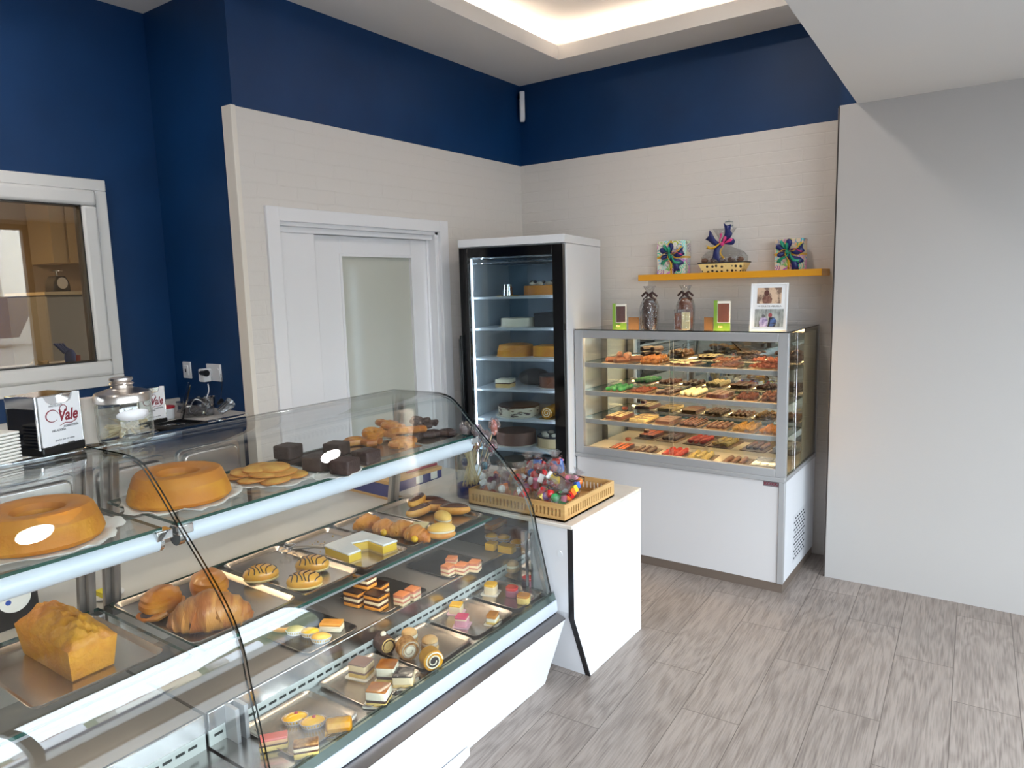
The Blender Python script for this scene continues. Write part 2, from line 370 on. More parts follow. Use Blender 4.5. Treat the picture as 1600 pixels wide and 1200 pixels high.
# ------------------------------------------------------------------ sliding door
d = thing('door_1', 'white sliding door with a tall frosted glass panel', 'door', (XL,DY0,0)); d['kind'] = 'structure'
DW = mat('door_white', (226,225,228), 0.35)
fr = MB(); fo0, fo1, ft = 2.207, 3.583, 2.075
fr.box(XL-0.01, fo0, 0, XL+0.016, DY0, ft).box(XL-0.01, DY1, 0, XL+0.016, fo1-0.02, DZ+0.07).box(XL-0.01, DY0, DZ, XL+0.014, DY1, DZ+0.068)
fr.box(XL-0.119, DY0-0.001, 0, XL-0.005, DY0+0.012, DZ).box(XL-0.119, DY1-0.03, 0, XL-0.005, DY1+0.001, DZ).box(XL-0.119, DY0, DZ-0.02, XL-0.005, DY1, DZ+0.001)
fr.box(XL-0.05, DY0, DZ-0.05, XL-0.03, DY1, DZ-0.02).box(XL-0.075, DY1-0.05, 0, XL-0.06, DY1-0.03, DZ)
f_ = fr.build('door_frame', DW, d, bevel=0.003); f_.location = (-XL,-DY0,0)
L1 = MB().box(XL-0.062, DY0+0.012, 0.005, XL-0.040, 2.535, DZ-0.05); o = L1.build('fixed_panel', DW, d, bevel=0.002); o.location = (-XL,-DY0,0)
lx = XL-0.072; gy0, gy1, gz0, gz1 = 2.738, 3.300, 0.22, 1.848
L2 = MB().box(lx-0.04, 2.50, 0.005, lx, gy0, DZ-0.05).box(lx-0.04, gy1, 0.005, lx, DY1-0.035, DZ-0.05).box(lx-0.04, gy0, 0.005, lx, gy1, gz0).box(lx-0.04, gy0, gz1, lx, gy1, DZ-0.05)
for a, b_ in (((gy0-0.012,gy0+0.004),(gz0,gz1)), ((gy1-0.004,gy1+0.012),(gz0,gz1)), ((gy0-0.012,gy1+0.012),(gz0-0.012,gz0+0.004)), ((gy0-0.012,gy1+0.012),(gz1-0.004,gz1+0.012))):
    L2.box(lx-0.001, a[0], b_[0], lx+0.006, a[1], b_[1])
o = L2.build('door_leaf', DW, d, bevel=0.002); o.location = (-XL,-DY0,0)
o = MB().box(lx-0.03, gy0, gz0, lx-0.018, gy1, gz1).build('frosted_pane', mat('frosted_glass', (186,186,176), 0.12, spec=0.6), d); o.location = (-XL,-DY0,0)
struct(MB().box(XL-0.4, YR+0.12, 0, XL-0.122, YB, 2.6), 'wall_behind_door', WALLW)

# ------------------------------------------------------------------ kitchen window and the kitchen behind it
FW = mat('window_white', (222,220,218), 0.3)
k = thing('window_2', 'white framed interior window looking into the kitchen', 'window', (XK,KY0,KZ0)); k['kind'] = 'structure'
def ring(mb, x0, x1, ya, yb, za, zb, w):
    mb.box(x0, ya, za, x1, yb, za+w).box(x0, ya, zb-w, x1, yb, zb).box(x0, ya, za+w, x1, ya+w, zb-w).box(x0, yb-w, za+w, x1, yb, zb-w)
r1 = MB(); ring(r1, XK-0.06, XK+0.03, 0.045, 1.791, 1.216, 2.221, 0.054)
o = r1.build('outer_frame', FW, k, bevel=0.004); o.location = (-XK,-KY0,-KZ0)
r2 = MB(); ring(r2, XK-0.055, XK+0.045, 0.099, 1.737, 1.270, 2.167, 0.074)
o = r2.build('sash', FW, k, bevel=0.016, seg=4); o.location = (-XK,-KY0,-KZ0)
r3 = MB(); ring(r3, XK-0.03, XK+0.035, 0.172, 1.664, 1.343, 2.094, 0.006)
o = r3.build('gasket', BLACK, k); o.location = (-XK,-KY0,-KZ0)
o = MB().box(XK+0.008, 0.175, 1.346, XK+0.014, 1.661, 2.091).build('pane', glass('window_glass', (226,218,204), 1.5, f0=0.06), k); o.location = (-XK,-KY0,-KZ0)
KW = mat('kitchen_wall', (196,176,146), 0.7)
struct(MB().box(-6.6, -2.2, 0, -6.5, 3.0, 2.7), 'wall_kitchen_far', KW)
struct(MB().box(-6.5, 2.9, 0, XK-0.12, 3.0, 2.7), 'wall_kitchen_end', KW)
struct(MB().box(-6.5, -2.3, 0, XK-0.12, -2.2, 2.7), 'wall_kitchen_side', KW)
struct(MB().box(-6.6, -2.3, 2.7, XK-0.12, 3.0, 2.8), 'ceiling_kitchen', KW)
struct(MB().box(-6.6, -2.3, -0.1, XK-0.12, 3.0, 0), 'floor_kitchen', mat('kitchen_tile', (150,140,128), 0.4))
area('kitchen_lamp', (-5.2, 0.6, 2.66), (0,0,0), 1.2, 0.3, 26, (1, 0.86, 0.66))
kc = thing('wall_cabinet', 'cream double wall cabinet hanging in the kitchen', 'cabinet', (-6.5,1.9,1.75))
CR = mat('cream_laminate', (216,196,156), 0.5)
p0 = atx(72,300,-6.1); p1 = atx(119,411,-6.1); ymid = atx(101,350,-6.1).y
o = MB().box(-6.5,p0.y,p1.z,-6.12,p1.y+0.02,2.62).build('carcass', CR, kc); o.location = (6.5,-1.9,-1.75)
o = MB().box(-6.12,p0.y,p1.z,-6.1,ymid-0.01,2.62).build('door', CR, kc); o.location = (6.5,-1.9,-1.75)
o = MB().box(-6.12,ymid+0.012,p1.z,-6.1,p1.y+0.02,2.62).build('door', CR, kc); o.location = (6.5,-1.9,-1.75)
# grey steel refrigerator with a kitchen scale on it
a0 = atx(77,456,-4.9); a1 = atx(133,456,-4.9)
fg = thing('kitchen_refrigerator', 'grey kitchen refrigerator with the scale on top', 'refrigerator', (-4.9,a0.y,0))
o = MB().box(-5.5,a0.y-0.02,0,-4.92,a1.y+0.2,a0.z-0.02).build('body', mat('grey_lacquer',(150,146,138),0.35), fg, bevel=0.01); o.location = (4.9,-a0.y,0)
o = MB().box(-4.92,a0.y-0.02,0.1,-4.9,a1.y+0.2,a0.z-0.03).build('door', mat('grey_lacquer',(150,146,138),0.35), fg, bevel=0.006); o.location = (4.9,-a0.y,0)
o = MB().box(-5.5,a0.y-0.03,a0.z-0.02,-4.89,a1.y+0.2,a0.z).build('top_panel', CR, fg); o.location = (4.9,-a0.y,0)
s0 = atx(91,455,-5.05)
sc = thing('kitchen_scale', 'old dial kitchen scale on the grey refrigerator', 'scale', (s0.x,s0.y,a0.z), 0.3)
MB().prism([(-0.06,0),(0.06,0),(0.055,0.06),(0.03,0.10),(-0.03,0.10),(-0.055,0.06)],-0.04,0.04,'x').build('body', mat('olive_enamel',(78,70,56),0.4,0.5), sc, bevel=0.006)
MB().cyl((0.042,0,0.055),(0.046,0,0.055),0.036,n=20).build('dial', PAPERW, sc)
MB().cyl((0,0,0.10),(0,0,0.13),0.008).cyl((0,0,0.13),(0,0,0.136),0.035,n=18).build('weighing_pan', STEEL, sc)
# worktop below the window with the things lying on it
w0 = atx(10,590,-4.25)
kt = thing('kitchen_table', 'stainless table behind the kitchen window', 'table', (-4.4,0.8,0))
o = MB().box(-4.75,-0.8,1.16,-4.0,1.95,1.2).build('tabletop', STEEL, kt, bevel=0.004); o.location = (4.4,-0.8,0)
for (x,y) in ((-4.7,-0.75),(-4.7,1.9),(-4.05,-0.75),(-4.05,1.9)):
    o = MB().box(x-0.02,y-0.02,0,x+0.02,y+0.02,1.16).build('leg', STEEL, kt); o.location = (4.4,-0.8,0)
def kat(u, v, x): q = atx(u, v, x); return q
q = kat(50,578,-4.2)
rl = MB()
rl.cyl((-4.2,1.15,1.262),(-4.2,q.y+0.16,1.262),0.06,n=20)
tag(rl.build('paper_roll', mat('roll_paper',(226,224,222),0.4)), 'pale roll lying on the stainless kitchen table', 'roll')
# crumpled cream bag
bb = MB()
def crum(p): return 1+0.22*math.sin(7*p[0]+3*p[2])+0.16*math.sin(9*p[1]-4*p[2])
q = kat(52,560,-4.12); bb.ball((q.x+0.05,q.y,1.275),0.04,0.065,0.062,16,10,fn=crum)
tag(bb.build('paper_bag', mat('cream_bag',(214,196,160),0.6)), 'crumpled cream piping bag on the kitchen table', 'bag')
q = kat(112,545,-4.05)
gl = thing('rubber_glove', 'blue rubber glove stuffed into the caddy in the kitchen', 'glove', (q.x,q.y-0.01,1.345))
GB = mat('glove_blue',(24,62,150),0.5)
gm = MB().ball((0,0,0),0.022,0.03,0.05,12,8)
for i in range(4): gm.tube([(0,-0.025+i*0.013,0.03),(0,-0.055+i*0.012,0.065-0.004*i),(0,-0.072+i*0.014,0.08)],[0.009,0.008,0.005],8)
gm.build('glove', GB, gl)
q = kat(122,548,-4.0); q2 = kat(120,565,-4.0)
tag(MB().box(-0.05,-0.05,0,0.05,0.045,0.11).build('utensil_caddy', mat('dark_caddy',(58,54,56),0.5), loc=(-4.07,q.y-0.02,1.2), bevel=0.006), 'dark utensil caddy holding the blue glove', 'caddy')
tag(MB().cyl((0,0,0),(0,0.01,0.16),0.013,0.010,10).build('brush_handle', mat('red_plastic',(190,50,34),0.4), loc=(-4.0,q2.y,1.2)), 'red handle standing beside the blue glove', 'brush')
pl = thing('reflected_plant', 'bent olive green stems standing for a plant reflected in the kitchen window', 'plant', (-4.35,0.95,1.2))  # solid stems behind the pane stand for a plant mirrored in it
lf = mat('olive_leaf',(84,78,48),0.6)
for i, (dy, dz, b2) in enumerate(((-0.12,0.30,-0.1),(0.02,0.36,-0.16),(0.16,0.25,0.06),(0.28,0.30,0.05))):
    MB().tube([(0,0,0.06),(0,dy*0.5,dz*0.55),(0.02,dy+b2*0.3,dz),(0.03,dy+b2,dz+0.07)],[0.014,0.016,0.013,0.004],8,flat=0.6).build('stem', lf, pl)
MB().lathe([(0.001,0),(0.05,0),(0.06,0.09),(0.052,0.09),(0.045,0.06),(0.001,0.06)],18).build('pot', mat('terracotta',(120,84,60),0.7), pl)

# ------------------------------------------------------------------ street outside, mirrored in the panes
struct(MB().box(WX+0.13,-20,-0.15,70,30,-0.05), 'ground_street', mat('quay_paving',(120,120,120),0.8))
hm = MB(); n = 40; vs = []; fs = []
for i in range(n+1):
    y = -70+150*i/n; h = 8+4*math.sin(i*0.35)+2*math.sin(i*1.1)
    vs += [(66,y,-1),(84,y,h*0.9),(116,y,h*1.4+10)]
for i in range(n):
    a = i*3; fs += [(a,a+3,a+4,a+1),(a+1,a+4,a+5,a+2)]
struct(hm.add(vs,fs), 'ground_hill', mat('hill_green',(88,104,74),0.9,c2=(120,118,96),sc=0.3))
for i in range(12):
    x = 60+random.uniform(0,14); y = -28+i*6.2; h = random.uniform(5,9)+(x-60)*0.4
    hs = thing('house', 'pale house with tiled roof standing on the far harbour hillside', 'house', (x,y,-0.1), 0, 'houses across the harbour')
    MB().box(-2.2,-2,0,2.2,2,h).build('walls', mat('house_%d'%(i%3), ((232,228,220),(214,196,172),(222,222,226))[i%3], 0.8), hs)
    MB().prism([(-2.3,h),(2.3,h),(0,h+1)],-2.4,2.4,'x').build('roof', mat('roof_tile',(150,92,72),0.8), hs)
bt = thing('moored_boat', 'dark blue boat moored across the street', 'boat', (24,6,-0.1))
MB().prism([(-5,0.4),(5,0.4),(5.8,1.9),(-5.8,1.9)],-1.2,1.2,'x').build('hull', mat('boat_blue',(24,44,74),0.4), bt)
MB().box(-1,-3,1.9,1,2,3.0).build('cabin', WHITE, bt)
MB().cyl((0,0,3),(0,0,9),0.07).build('mast', WHITE, bt)
# ------------------------------------------------------------------ the curved pastry display counter
G = [(-2.335,1.199),(-2.10,1.203),(-2.035,1.199),(-1.995,1.189),(-1.965,1.172),(-1.93,1.143),(-1.888,1.105),(-1.822,1.041),(-1.764,0.988),(-1.706,0.935),(-1.665,0.894),(-1.631,0.856),(-1.603,0.816),(-1.583,0.775),(-1.568,0.73),(-1.558,0.675),(-1.53,0.56),(-1.496,0.413)]
def offs(P, t):
    out = []
    for i, p in enumerate(P):
        a = P[max(i-1,0)]; b = P[min(i+1,len(P)-1)]
        dx, dz = b[0]-a[0], b[1]-a[1]; l = math.hypot(dx,dz); out.append((p[0]+dz/l*t, p[1]-dx/l*t))
    return out
def smoothG(P, k=3):
    out = []
    for i in range(len(P)-1):
        p0 = P[max(i-1,0)]; p1 = P[i]; p2 = P[i+1]; p3 = P[min(i+2,len(P)-1)]
        for j in range(k):
            t = j/k
            out.append(tuple(0.5*((2*p1[c])+(-p0[c]+p2[c])*t+(2*p0[c]-5*p1[c]+4*p2[c]-p3[c])*t*t+(-p0[c]+3*p1[c]-3*p2[c]+p3[c])*t**3) for c in (0,1)))
    return out + [P[-1]]
GS = smoothG(G)
def glass_front(y0, y1, parent, off):
    inn = offs(GS, 0.008) if offs(GS,0.008)[5][1] < GS[5][1] else offs(GS, -0.008)
    n = len(GS); v = [(p[0],y0,p[1]) for p in GS]+[(p[0],y1,p[1]) for p in GS]+[(p[0],y0,p[1]) for p in inn]+[(p[0],y1,p[1]) for p in inn]
    fs = []; ms = []
    for i in range(n-1):
        fs += [(i,i+1,n+i+1,n+i), (2*n+i,3*n+i,3*n+i+1,2*n+i+1), (i,2*n+i,2*n+i+1,i+1), (n+i,n+i+1,3*n+i+1,3*n+i)]; ms += [0,0,1,1]
    fs += [(0,n,3*n,2*n),(n-1,3*n-1,4*n-1,2*n-1)]; ms += [1,1]
    m = MB(); m.add(v, fs, ms); o = m.build('curved_glass', [CLEARC, DARKEDGE], parent); o.location = off
    return o
def sheet(name, x0, y0, z0, x1, y1, z1, parent, off, edge=GREENEDGE, thin='z', tint=CLEAR):
    i = {'z': [0,0,1,1,1,1], 'x': [1,1,1,0,1,0], 'y': [1,1,0,1,0,1]}[thin]
    o = MB().box(x0,y0,z0,x1,y1,z1,i).build(name, [tint, edge], parent, smooth=False); o.location = off
    return o
LAMP = mat('shelf_lamp', (214,222,232), 0.3, emis=0.10, ecol=(222,232,246))
CASELED = mat('case_led', (255,240,222), 0.5, emis=13, ecol=(255,234,208))
DZ0, SZ, S2, S1 = 0.40, 0.50, 0.69, 1.035          # deck, step, lower and upper glass shelves
def display_case(y0, y1, label, end_right, yend_low, group):
    t = thing('pastry_display_case', label, 'display case', (-1.9, y0, 0), 0, group); off = (1.9, -y0, 0)
    def B(m, name, mt, **k): o = m.build(name, mt, t, **k); o.location = off; return o
    # white slanted base, steel ledge, pale bumper rail
    B(MB().prism([(-1.435,0.312),(-1.54,0.0),(-2.3,0.0),(-2.3,0.30),(-1.51,0.33)], y0, y1, 'y'), 'base_panel', WHITE, bevel=0.003)
    B(MB().prism([(-1.436,0.312),(-1.51,0.330),(-1.51,0.343),(-1.434,0.318)], y0, y1, 'y'), 'steel_ledge', mat('ledge_steel',(140,137,137),0.25,0.9))
    B(MB().prism([(-1.474,0.336),(-1.471,0.340),(-1.473,0.380),(-1.477,0.386),(-1.508,0.388),(-1.508,0.336)], y0, y1, 'y'), 'bumper_rail', ALUW, bevel=0.002)
    B(MB().prism([(-1.479,0.3865),(-1.486,0.412),(-1.506,0.412),(-1.506,0.3885)], y0, y1, 'y'), 'glass_shade_band', mat('glass_shade_green',(110,124,120),0.2,0.7))  # greenish shade below the glass, given as the band's own colour
    # inner bodywork: deck, vent strip, step, rear wall
    B(MB().box(-1.79,y0+0.004,DZ0-0.03,-1.512,yend_low,DZ0).box(-1.512,y0+0.004,DZ0-0.03,-1.5,yend_low,DZ0+0.006), 'deck', STEEL)
    B(MB().box(-2.31,y0+0.004,SZ-0.05,-1.785,yend_low,SZ-0.001), 'step_shelf', mat('step_steel',(150,142,135),0.4,0.3))
    B(MB().box(-1.789,y0+0.004,SZ-0.052,-1.777,yend_low,SZ+0.002), 'step_front_trim', STEEL, bevel=0.002)
    vs_ = MB().box(-1.787,y0+0.004,DZ0,-1.781,yend_low,SZ-0.052,0); y = y0+0.02
    while y < yend_low-0.05: vs_.box(-1.7812,y,DZ0+0.022,-1.7802,y+0.026,DZ0+0.030,1); y += 0.036
    B(vs_, 'vent_strip', [mat('pale_vent',(206,208,202),0.35), mat('slot_dark',(52,52,50),0.6)], smooth=False)
    B(MB().box(-2.33,y0+0.004,0.31,-2.31,yend_low,S2-0.03), 'rear_wall', mat('step_steel'))
    B(MB().prism([(-2.33,S2-0.03),(-2.275,S2-0.03),(-2.275,S2-0.011),(-2.33,S2-0.011)], y0+0.004, y1-0.02, 'y'), 'shelf_carrier', mat('dark_steel',(74,72,72),0.35,0.8))
    # glass shelves with green edges, lamp tubes beneath their front edges
    sheet('lower_shelf', -2.31, y0+0.012, S2-0.010, -1.776, y1-0.02, S2, t, off)
    sheet('upper_shelf', -2.25, y0+0.012, S1-0.009, -1.855, y1-0.03, S1, t, off)
    o = MB().cyl((-1.878,y0+0.03,S1-0.040),(-1.878,y1-0.04,S1-0.040),0.029,n=20).build('lamp_tube', LAMP, t); o.location = off
    for a_, b_ in ((y0+0.012, y0+0.03), (y1-0.04, y1-0.03)):
        o = MB().cyl((-1.878,a_,S1-0.040),(-1.878,b_,S1-0.040),0.030,n=20).build('lamp_cap', CHROME, t); o.location = off
    for (xx, zz) in ((-2.262, S1-0.018), (-1.80, S2-0.017)):  # second strip, under the lower shelf, is added only to light the deck
        lc = B(MB().box(xx-0.003,y0+0.05,zz+0.005,xx+0.018,y1-0.06,zz+0.0068).box(xx+0.015,y0+0.05,zz-0.004,xx+0.018,y1-0.06,zz+0.005), 'led_channel', ALU); MB().box(xx,y0+0.06,zz,xx+0.012,y1-0.07,zz+0.004).build('led_strip', CASELED, lc)
    for yy in (y0+0.006, y1-0.052):
        B(MB().box(-1.885,yy,S1-0.035,-1.845,yy+0.046,S1-0.008), 'shelf_clip', CHROME, bevel=0.003)
    if y0 > 0.5:
        for yy in (y0+0.055, y0+0.083): B(MB().box(-1.786,yy,DZ0,-1.725,yy+0.012,SZ+0.002), 'divider_plate', ALU, bevel=0.001)
    # rear uprights
    for yy in (y0-0.0+0.01, y1-0.065):
        B(MB().prism([(-2.355,0.66),(-2.335,0.66),(-2.245,1.19),(-2.265,1.19)], yy, yy+0.05, 'y').prism([(-2.33,0.67),(-2.31,0.67),(-2.225,1.19),(-2.24,1.19)], yy+0.018, yy+0.032, 'y'), 'rear_upright', mat('upright_steel',(176,170,164),0.3,0.75), bevel=0.002)
    B(MB().box(-2.36,y0,1.178,-2.315,y1,1.197), 'top_rail', CHROME, bevel=0.004)
    glass_front(y0+0.004, y1-0.004, t, off)
    if end_right:
        # clear end pane following the profile, with a chromed post at the front
        poly = [(p[0]-0.010 if p[0] > -1.7 else p[0], p[1]-0.012) for p in GS] + [(-1.52,DZ0+0.008),(-2.33,DZ0+0.008)]
        m = MB().prism(poly, y1-0.016, y1-0.008, 'y', mi=1, cap=0); o = m.build('end_pane', [CLEAR, mat('end_edge',(120,126,124),0.2,0.3)], t); o.location = off
        B(MB().box(-1.62,y1-0.034,DZ0,-1.60,y1-0.018,S2-0.03).box(-1.585,y1-0.034,DZ0,-1.575,y1-0.018,S2-0.03), 'front_post', CHROME)
        B(MB().prism([(-1.502,0.41),(-1.54,0.565),(-1.56,0.66),(-1.60,0.66),(-1.575,0.55),(-1.535,0.41)], y1-0.004, y1+0.012, 'y'), 'end_frame', ALU, bevel=0.002)
    else:
        pass
    return t
YM, YE = 0.99, 2.335
display_case(YM, YE, 'curved glass pastry counter, the section beside the candy cabinet', True, 2.86, 'curved glass pastry counters')
display_case(-0.42, YM-0.002, 'curved glass pastry counter, the near section with the loaf cake', False, YM-0.006, 'curved glass pastry counters')
tag(MB().prism([(-1.526,1.25),(-1.425,1.25),(-1.515,1.80),(-1.526,1.80)],0,0.03).build('kick_block', WHITE_GLOSS, bevel=0.002), 'white wedge block on the floor under the near end of the counter base', 'plinth')
# work ledge on the staff side
t = thing('service_ledge', 'long white work ledge on the staff side of the counter', 'ledge', (-2.55,-0.4,0))
LG = mat('pale_ledge',(206,202,194),0.35)
o = MB().box(-2.78,-0.42,0.63,-2.362,2.95,0.66).build('top', LG, t, bevel=0.003); o.location = (2.55,0.4,0)
o = MB().box(-2.76,-0.42,0,-2.40,2.95,0.63).build('carcass', mat('ledge_carcass',(208,204,198),0.5), t); o.location = (2.55,0.4,0)

# ------------------------------------------------------------------ white cabinet at the end of the counter
t = thing('end_cabinet', 'white glossy cabinet with slanted foot at the end of the pastry counter', 'cabinet', (-1.8,2.66,0))
off = (1.8,-2.66,0); CY, CF, CYB, CZ = 2.358, -1.411, 2.985, 0.703
def B(m, name, mt, **k): o = m.build(name, mt, t, **k); o.location = off; return o
sidepoly = [(CY,0.309),(CY,0.686),(CYB,0.686),(CYB,0.0),(2.486,0.0)]
B(MB().prism([(a+0.006,b) for a,b in sidepoly], CF-0.022, CF, 'x'), 'front_panel', WHITE_GLOSS, bevel=0.001)
B(MB().prism([(CY-0.0005,0.309),(CY-0.0005,0.686),(CY+0.0055,0.686),(CY+0.0055,0.307),(2.4915,0.0),(2.4855,0.0)], CF-0.022, CF+0.001, 'x'), 'panel_edge', mat('black_edge',(18,18,22),0.4))
B(MB().box(-1.62,CY,0.33,CF-0.022,CY+0.018,0.686).add([(-1.60,CY,0.33),(CF-0.022,CY,0.33),(CF-0.022,2.486,0.0),(-1.60,2.486,0.0),(-1.60,CY+0.018,0.33),(CF-0.022,CY+0.018,0.33),(CF-0.022,2.504,0.0),(-1.60,2.504,0.0)],[(0,1,2,3),(7,6,5,4),(0,4,5,1),(1,5,6,2),(2,6,7,3),(3,7,4,0)]), 'side_panel', WHITE)
B(MB().box(-2.2,CYB-0.02,0,CF-0.022,CYB-0.002,0.686).box(-2.33,2.88,0,-2.2,CYB-0.002,0.686), 'back_panel', WHITE)
tp = MB().box(-2.36,CY-0.008,0.687,CF+0.004,CYB+0.004,CZ)
B(tp, 'worktop', mat('stone_top',(232,224,216),0.22,c2=(222,212,202),sc=6), bevel=0.003)
B(MB().cyl((-1.47,CY-0.0022,0.575),(-1.47,CY+0.0,0.575),0.012,n=16), 'round_plug', WHITE_GLOSS)

# ------------------------------------------------------------------ counter along the blue wall
t = thing('back_counter', 'stainless back counter with deep drawers and a pale worktop under the blue wall', 'counter', (-3.4,0.5,0)); off = (3.4,-0.5,0)
WT = 1.072
B(MB().box(XK+0.002,-1.4,WT-0.03,-3.075,YR-0.002,WT).box(XK+0.002,-1.4,WT,XK+0.022,YR-0.002,WT+0.032), 'worktop', mat('pale_worktop',(206,200,194),0.4,c2=(192,186,180),sc=30))
B(MB().cyl((-3.075,-1.4,WT-0.033),(-3.075,YR-0.03,WT-0.033),0.033,n=24), 'rolled_edge', CHROME)
B(MB().box(XK+0.01,-1.4,0.10,-3.10,YR-0.03,WT-0.03), 'carcass', STEEL)
B(MB().box(XK+0.05,-1.4,0,-3.16,YR-0.05,0.10), 'plinth', BLACK)
for i in range(5):
    ya = 1.695-0.376*i; yb = ya+0.318
    if i == 0: yb = 2.012
    dr = B(MB().prism(rrect(ya,0.72,yb,0.955,0.03), -3.10, -3.085, 'x'), 'drawer', STEEL, bevel=0.004)
    pr = MB().prism(rrect(ya+0.02,0.74,yb-0.02,0.935,0.026), -3.085, -3.064, 'x').build('pressed_front', STEEL, dr, bevel=0.012, seg=4)
    dr2 = B(MB().prism(rrect(ya-0.02,0.12,yb+0.02,0.70,0.004), -3.10, -3.084, 'x'), 'door', mat('pale_door',(216,210,204),0.4), bevel=0.002)

# ------------------------------------------------------------------ tall cake refrigerator, turned a little in its corner
th = math.radians(11.5)
t = thing('upright_refrigerator', 'tall white refrigerator with black framed glass door and cakes on six shelves', 'refrigerator', (-2.85,3.461,0), th)
fw, fd, fh = 0.69, 0.715, 1.945
def R(m, name, mt, **k): return m.build(name, mt, t, **k)
R(MB().box(0,0.035,0.08,0.028,fd,fh-0.05).box(fw-0.028,0.035,0.08,fw,fd,fh-0.05).box(0.028,fd-0.03,0.08,fw-0.028,fd,fh-0.05).box(0.0,0.035,0.08,fw,fd,0.14), 'cabinet', WHITE, bevel=0.002)
R(MB().box(-0.002,-0.002,fh-0.048,fw+0.002,fd,fh), 'top_cap', WHITE, bevel=0.003)
R(MB().box(0.02,0.05,0,fw-0.02,fd-0.02,0.08), 'plinth', BLACK)
LN = mat('fridge_liner',(206,212,216),0.4)
LNB = mat('fridge_back',(128,148,162),0.3,0.2)
R(MB().box(0.028,0.04,0.14,0.034,fd-0.032,fh-0.05).box(fw-0.034,0.04,0.14,fw-0.028,fd-0.032,fh-0.05).box(0.028,0.04,fh-0.06,fw-0.028,fd-0.032,fh-0.05), 'liner', LN)
R(MB().box(0.034,fd-0.04,0.14,fw-0.034,fd-0.032,fh-0.06), 'back_liner', LNB)
dm = MB(); ring_ = [(0.008,0.0),(fw-0.008,0.0)]
dz0, dz1 = 0.10, fh-0.055
dm.box(0.008,-0.012,dz0,0.066,0.032,dz1).box(fw-0.072,-0.012,dz0,fw-0.006,0.032,dz1).box(0.066,-0.012,dz1-0.058,fw-0.072,0.032,dz1).box(0.066,-0.012,dz0,fw-0.072,0.032,dz0+0.07)
dr = R(dm, 'door_frame', BLACKG, bevel=0.002)
MB().box(0.066,-0.004,dz0+0.07,fw-0.072,0.002,dz1-0.058).build('door_pane', glass('fridge_glass',(222,228,230),1.3), dr)
MB().box(0.006,-0.040,0.62,0.022,-0.012,1.36).box(0.006,-0.052,0.64,0.016,-0.034,1.34).build('handle', BLACK, dr, bevel=0.004)
R(MB().box(0.067,0.034,0.17,0.0715,0.040,fh-0.12), 'led_strip', mat('cool_led',(236,244,255),0.5,emis=16,ecol=(226,238,255)))
R(MB().box(fw-0.071,0.034,0.17,fw-0.0665,0.040,fh-0.12), 'led_strip', mat('cool_led'))  # second strip hidden by the frame, added to brighten the refrigerator
SHM = mat('fridge_shelf',(214,220,224),0.3)
FSZ = (1.592,1.398,1.210,1.016,0.826,0.637,0.45)
for z in FSZ: R(MB().box(0.04,0.06,z-0.014,fw-0.036,fd-0.05,z), 'shelf', SHM, bevel=0.002)
for z in (1.83,1.80):
    wr = MB()
    for i in range(2): wr.cyl((0.04,0.09+0.5*i,z),(fw-0.04,0.09+0.5*i,z),0.004,n=6)
    for i in range(16): wr.cyl((0.06+i*0.037,0.09,z),(0.06+i*0.037,0.59,z),0.0022,n=5)
    R(wr, 'wire_rack', CHROME)

# ------------------------------------------------------------------ glass showcase with chocolates
SX0, SX1, SYF, SYB, SZB, SZT = -2.196, -0.948, 3.734, 4.408, 0.633, 1.387
t = thing('chocolate_showcase', 'large grey framed glass showcase full of chocolates on a pale base', 'display case', ((SX0+SX1)/2,SYF,0)); off = (-(SX0+SX1)/2,-SYF,0)
BP = mat('showcase_panel',(204,200,200),0.4)
B(MB().box(SX0+0.004,SYF+0.02,0.052,SX1-0.022,SYB,SZB-0.028), 'base', BP)
B(MB().box(SX0+0.004,SYF+0.008,0.052,SX1-0.030,SYF+0.02,SZB-0.028), 'front_panel', BP)
side = B(MB().box(SX1-0.021,SYF+0.012,0.052,SX1-0.004,SYB,SZB-0.028), 'side_panel', mat('side_panel_white',(222,222,226),0.3))
vg = MB(); 
for r_ in range(12):
    z0 = 0.115+r_*0.0205
    for c_ in range(6):
        y0 = 3.952+c_*0.042+(0.021 if r_%2 else 0)
        if y0+0.028 > 4.19: continue
        vg.rbox(SX1-0.0045,0,0,SX1-0.0035,0.001,0.001,0.0003,1) if False else vg.prism(rrect(y0,z0,y0+0.030,z0+0.009,0.004,2), SX1-0.006, SX1-0.0032, 'x', 1)
vg.box(SX1-0.005,3.93,0.10,SX1-0.0036,4.2,0.37,0)
vg.build('vent_grille', [mat('vent_white',(214,214,218),0.35), mat('vent_hole',(34,40,52),0.7)], side)
B(MB().box(SX1-0.032,SYF,0.052,SX1-0.001,SYF+0.022,SZB-0.002), 'corner_post', ALU, bevel=0.002)
B(MB().box(SX0-0.004,SYF-0.006,SZB-0.028,SX1+0.002,SYB,SZB-0.004), 'ledge_frame', ALU, bevel=0.003)
B(MB().box(SX0+0.01,SYF+0.012,0,SX1-0.006,SYB-0.01,0.052), 'plinth', mat('brown_plinth',(118,104,94),0.4,0.3))
fm = MB(); w = 0.055
fm.box(SX0,SYF,SZB-0.004,SX0+w,SYF+0.03,SZT-0.006).box(SX1-w+0.004,SYF,SZB-0.004,SX1,SYF+0.03,SZT-0.006)
fm.box(SX0+w,SYF,SZT-0.052,SX1-w+0.004,SYF+0.03,SZT-0.006).box(SX0+w,SYF,SZB-0.004,SX1-w+0.004,SYF+0.03,SZB+0.040)
B(fm, 'front_frame', ALU, bevel=0.002)
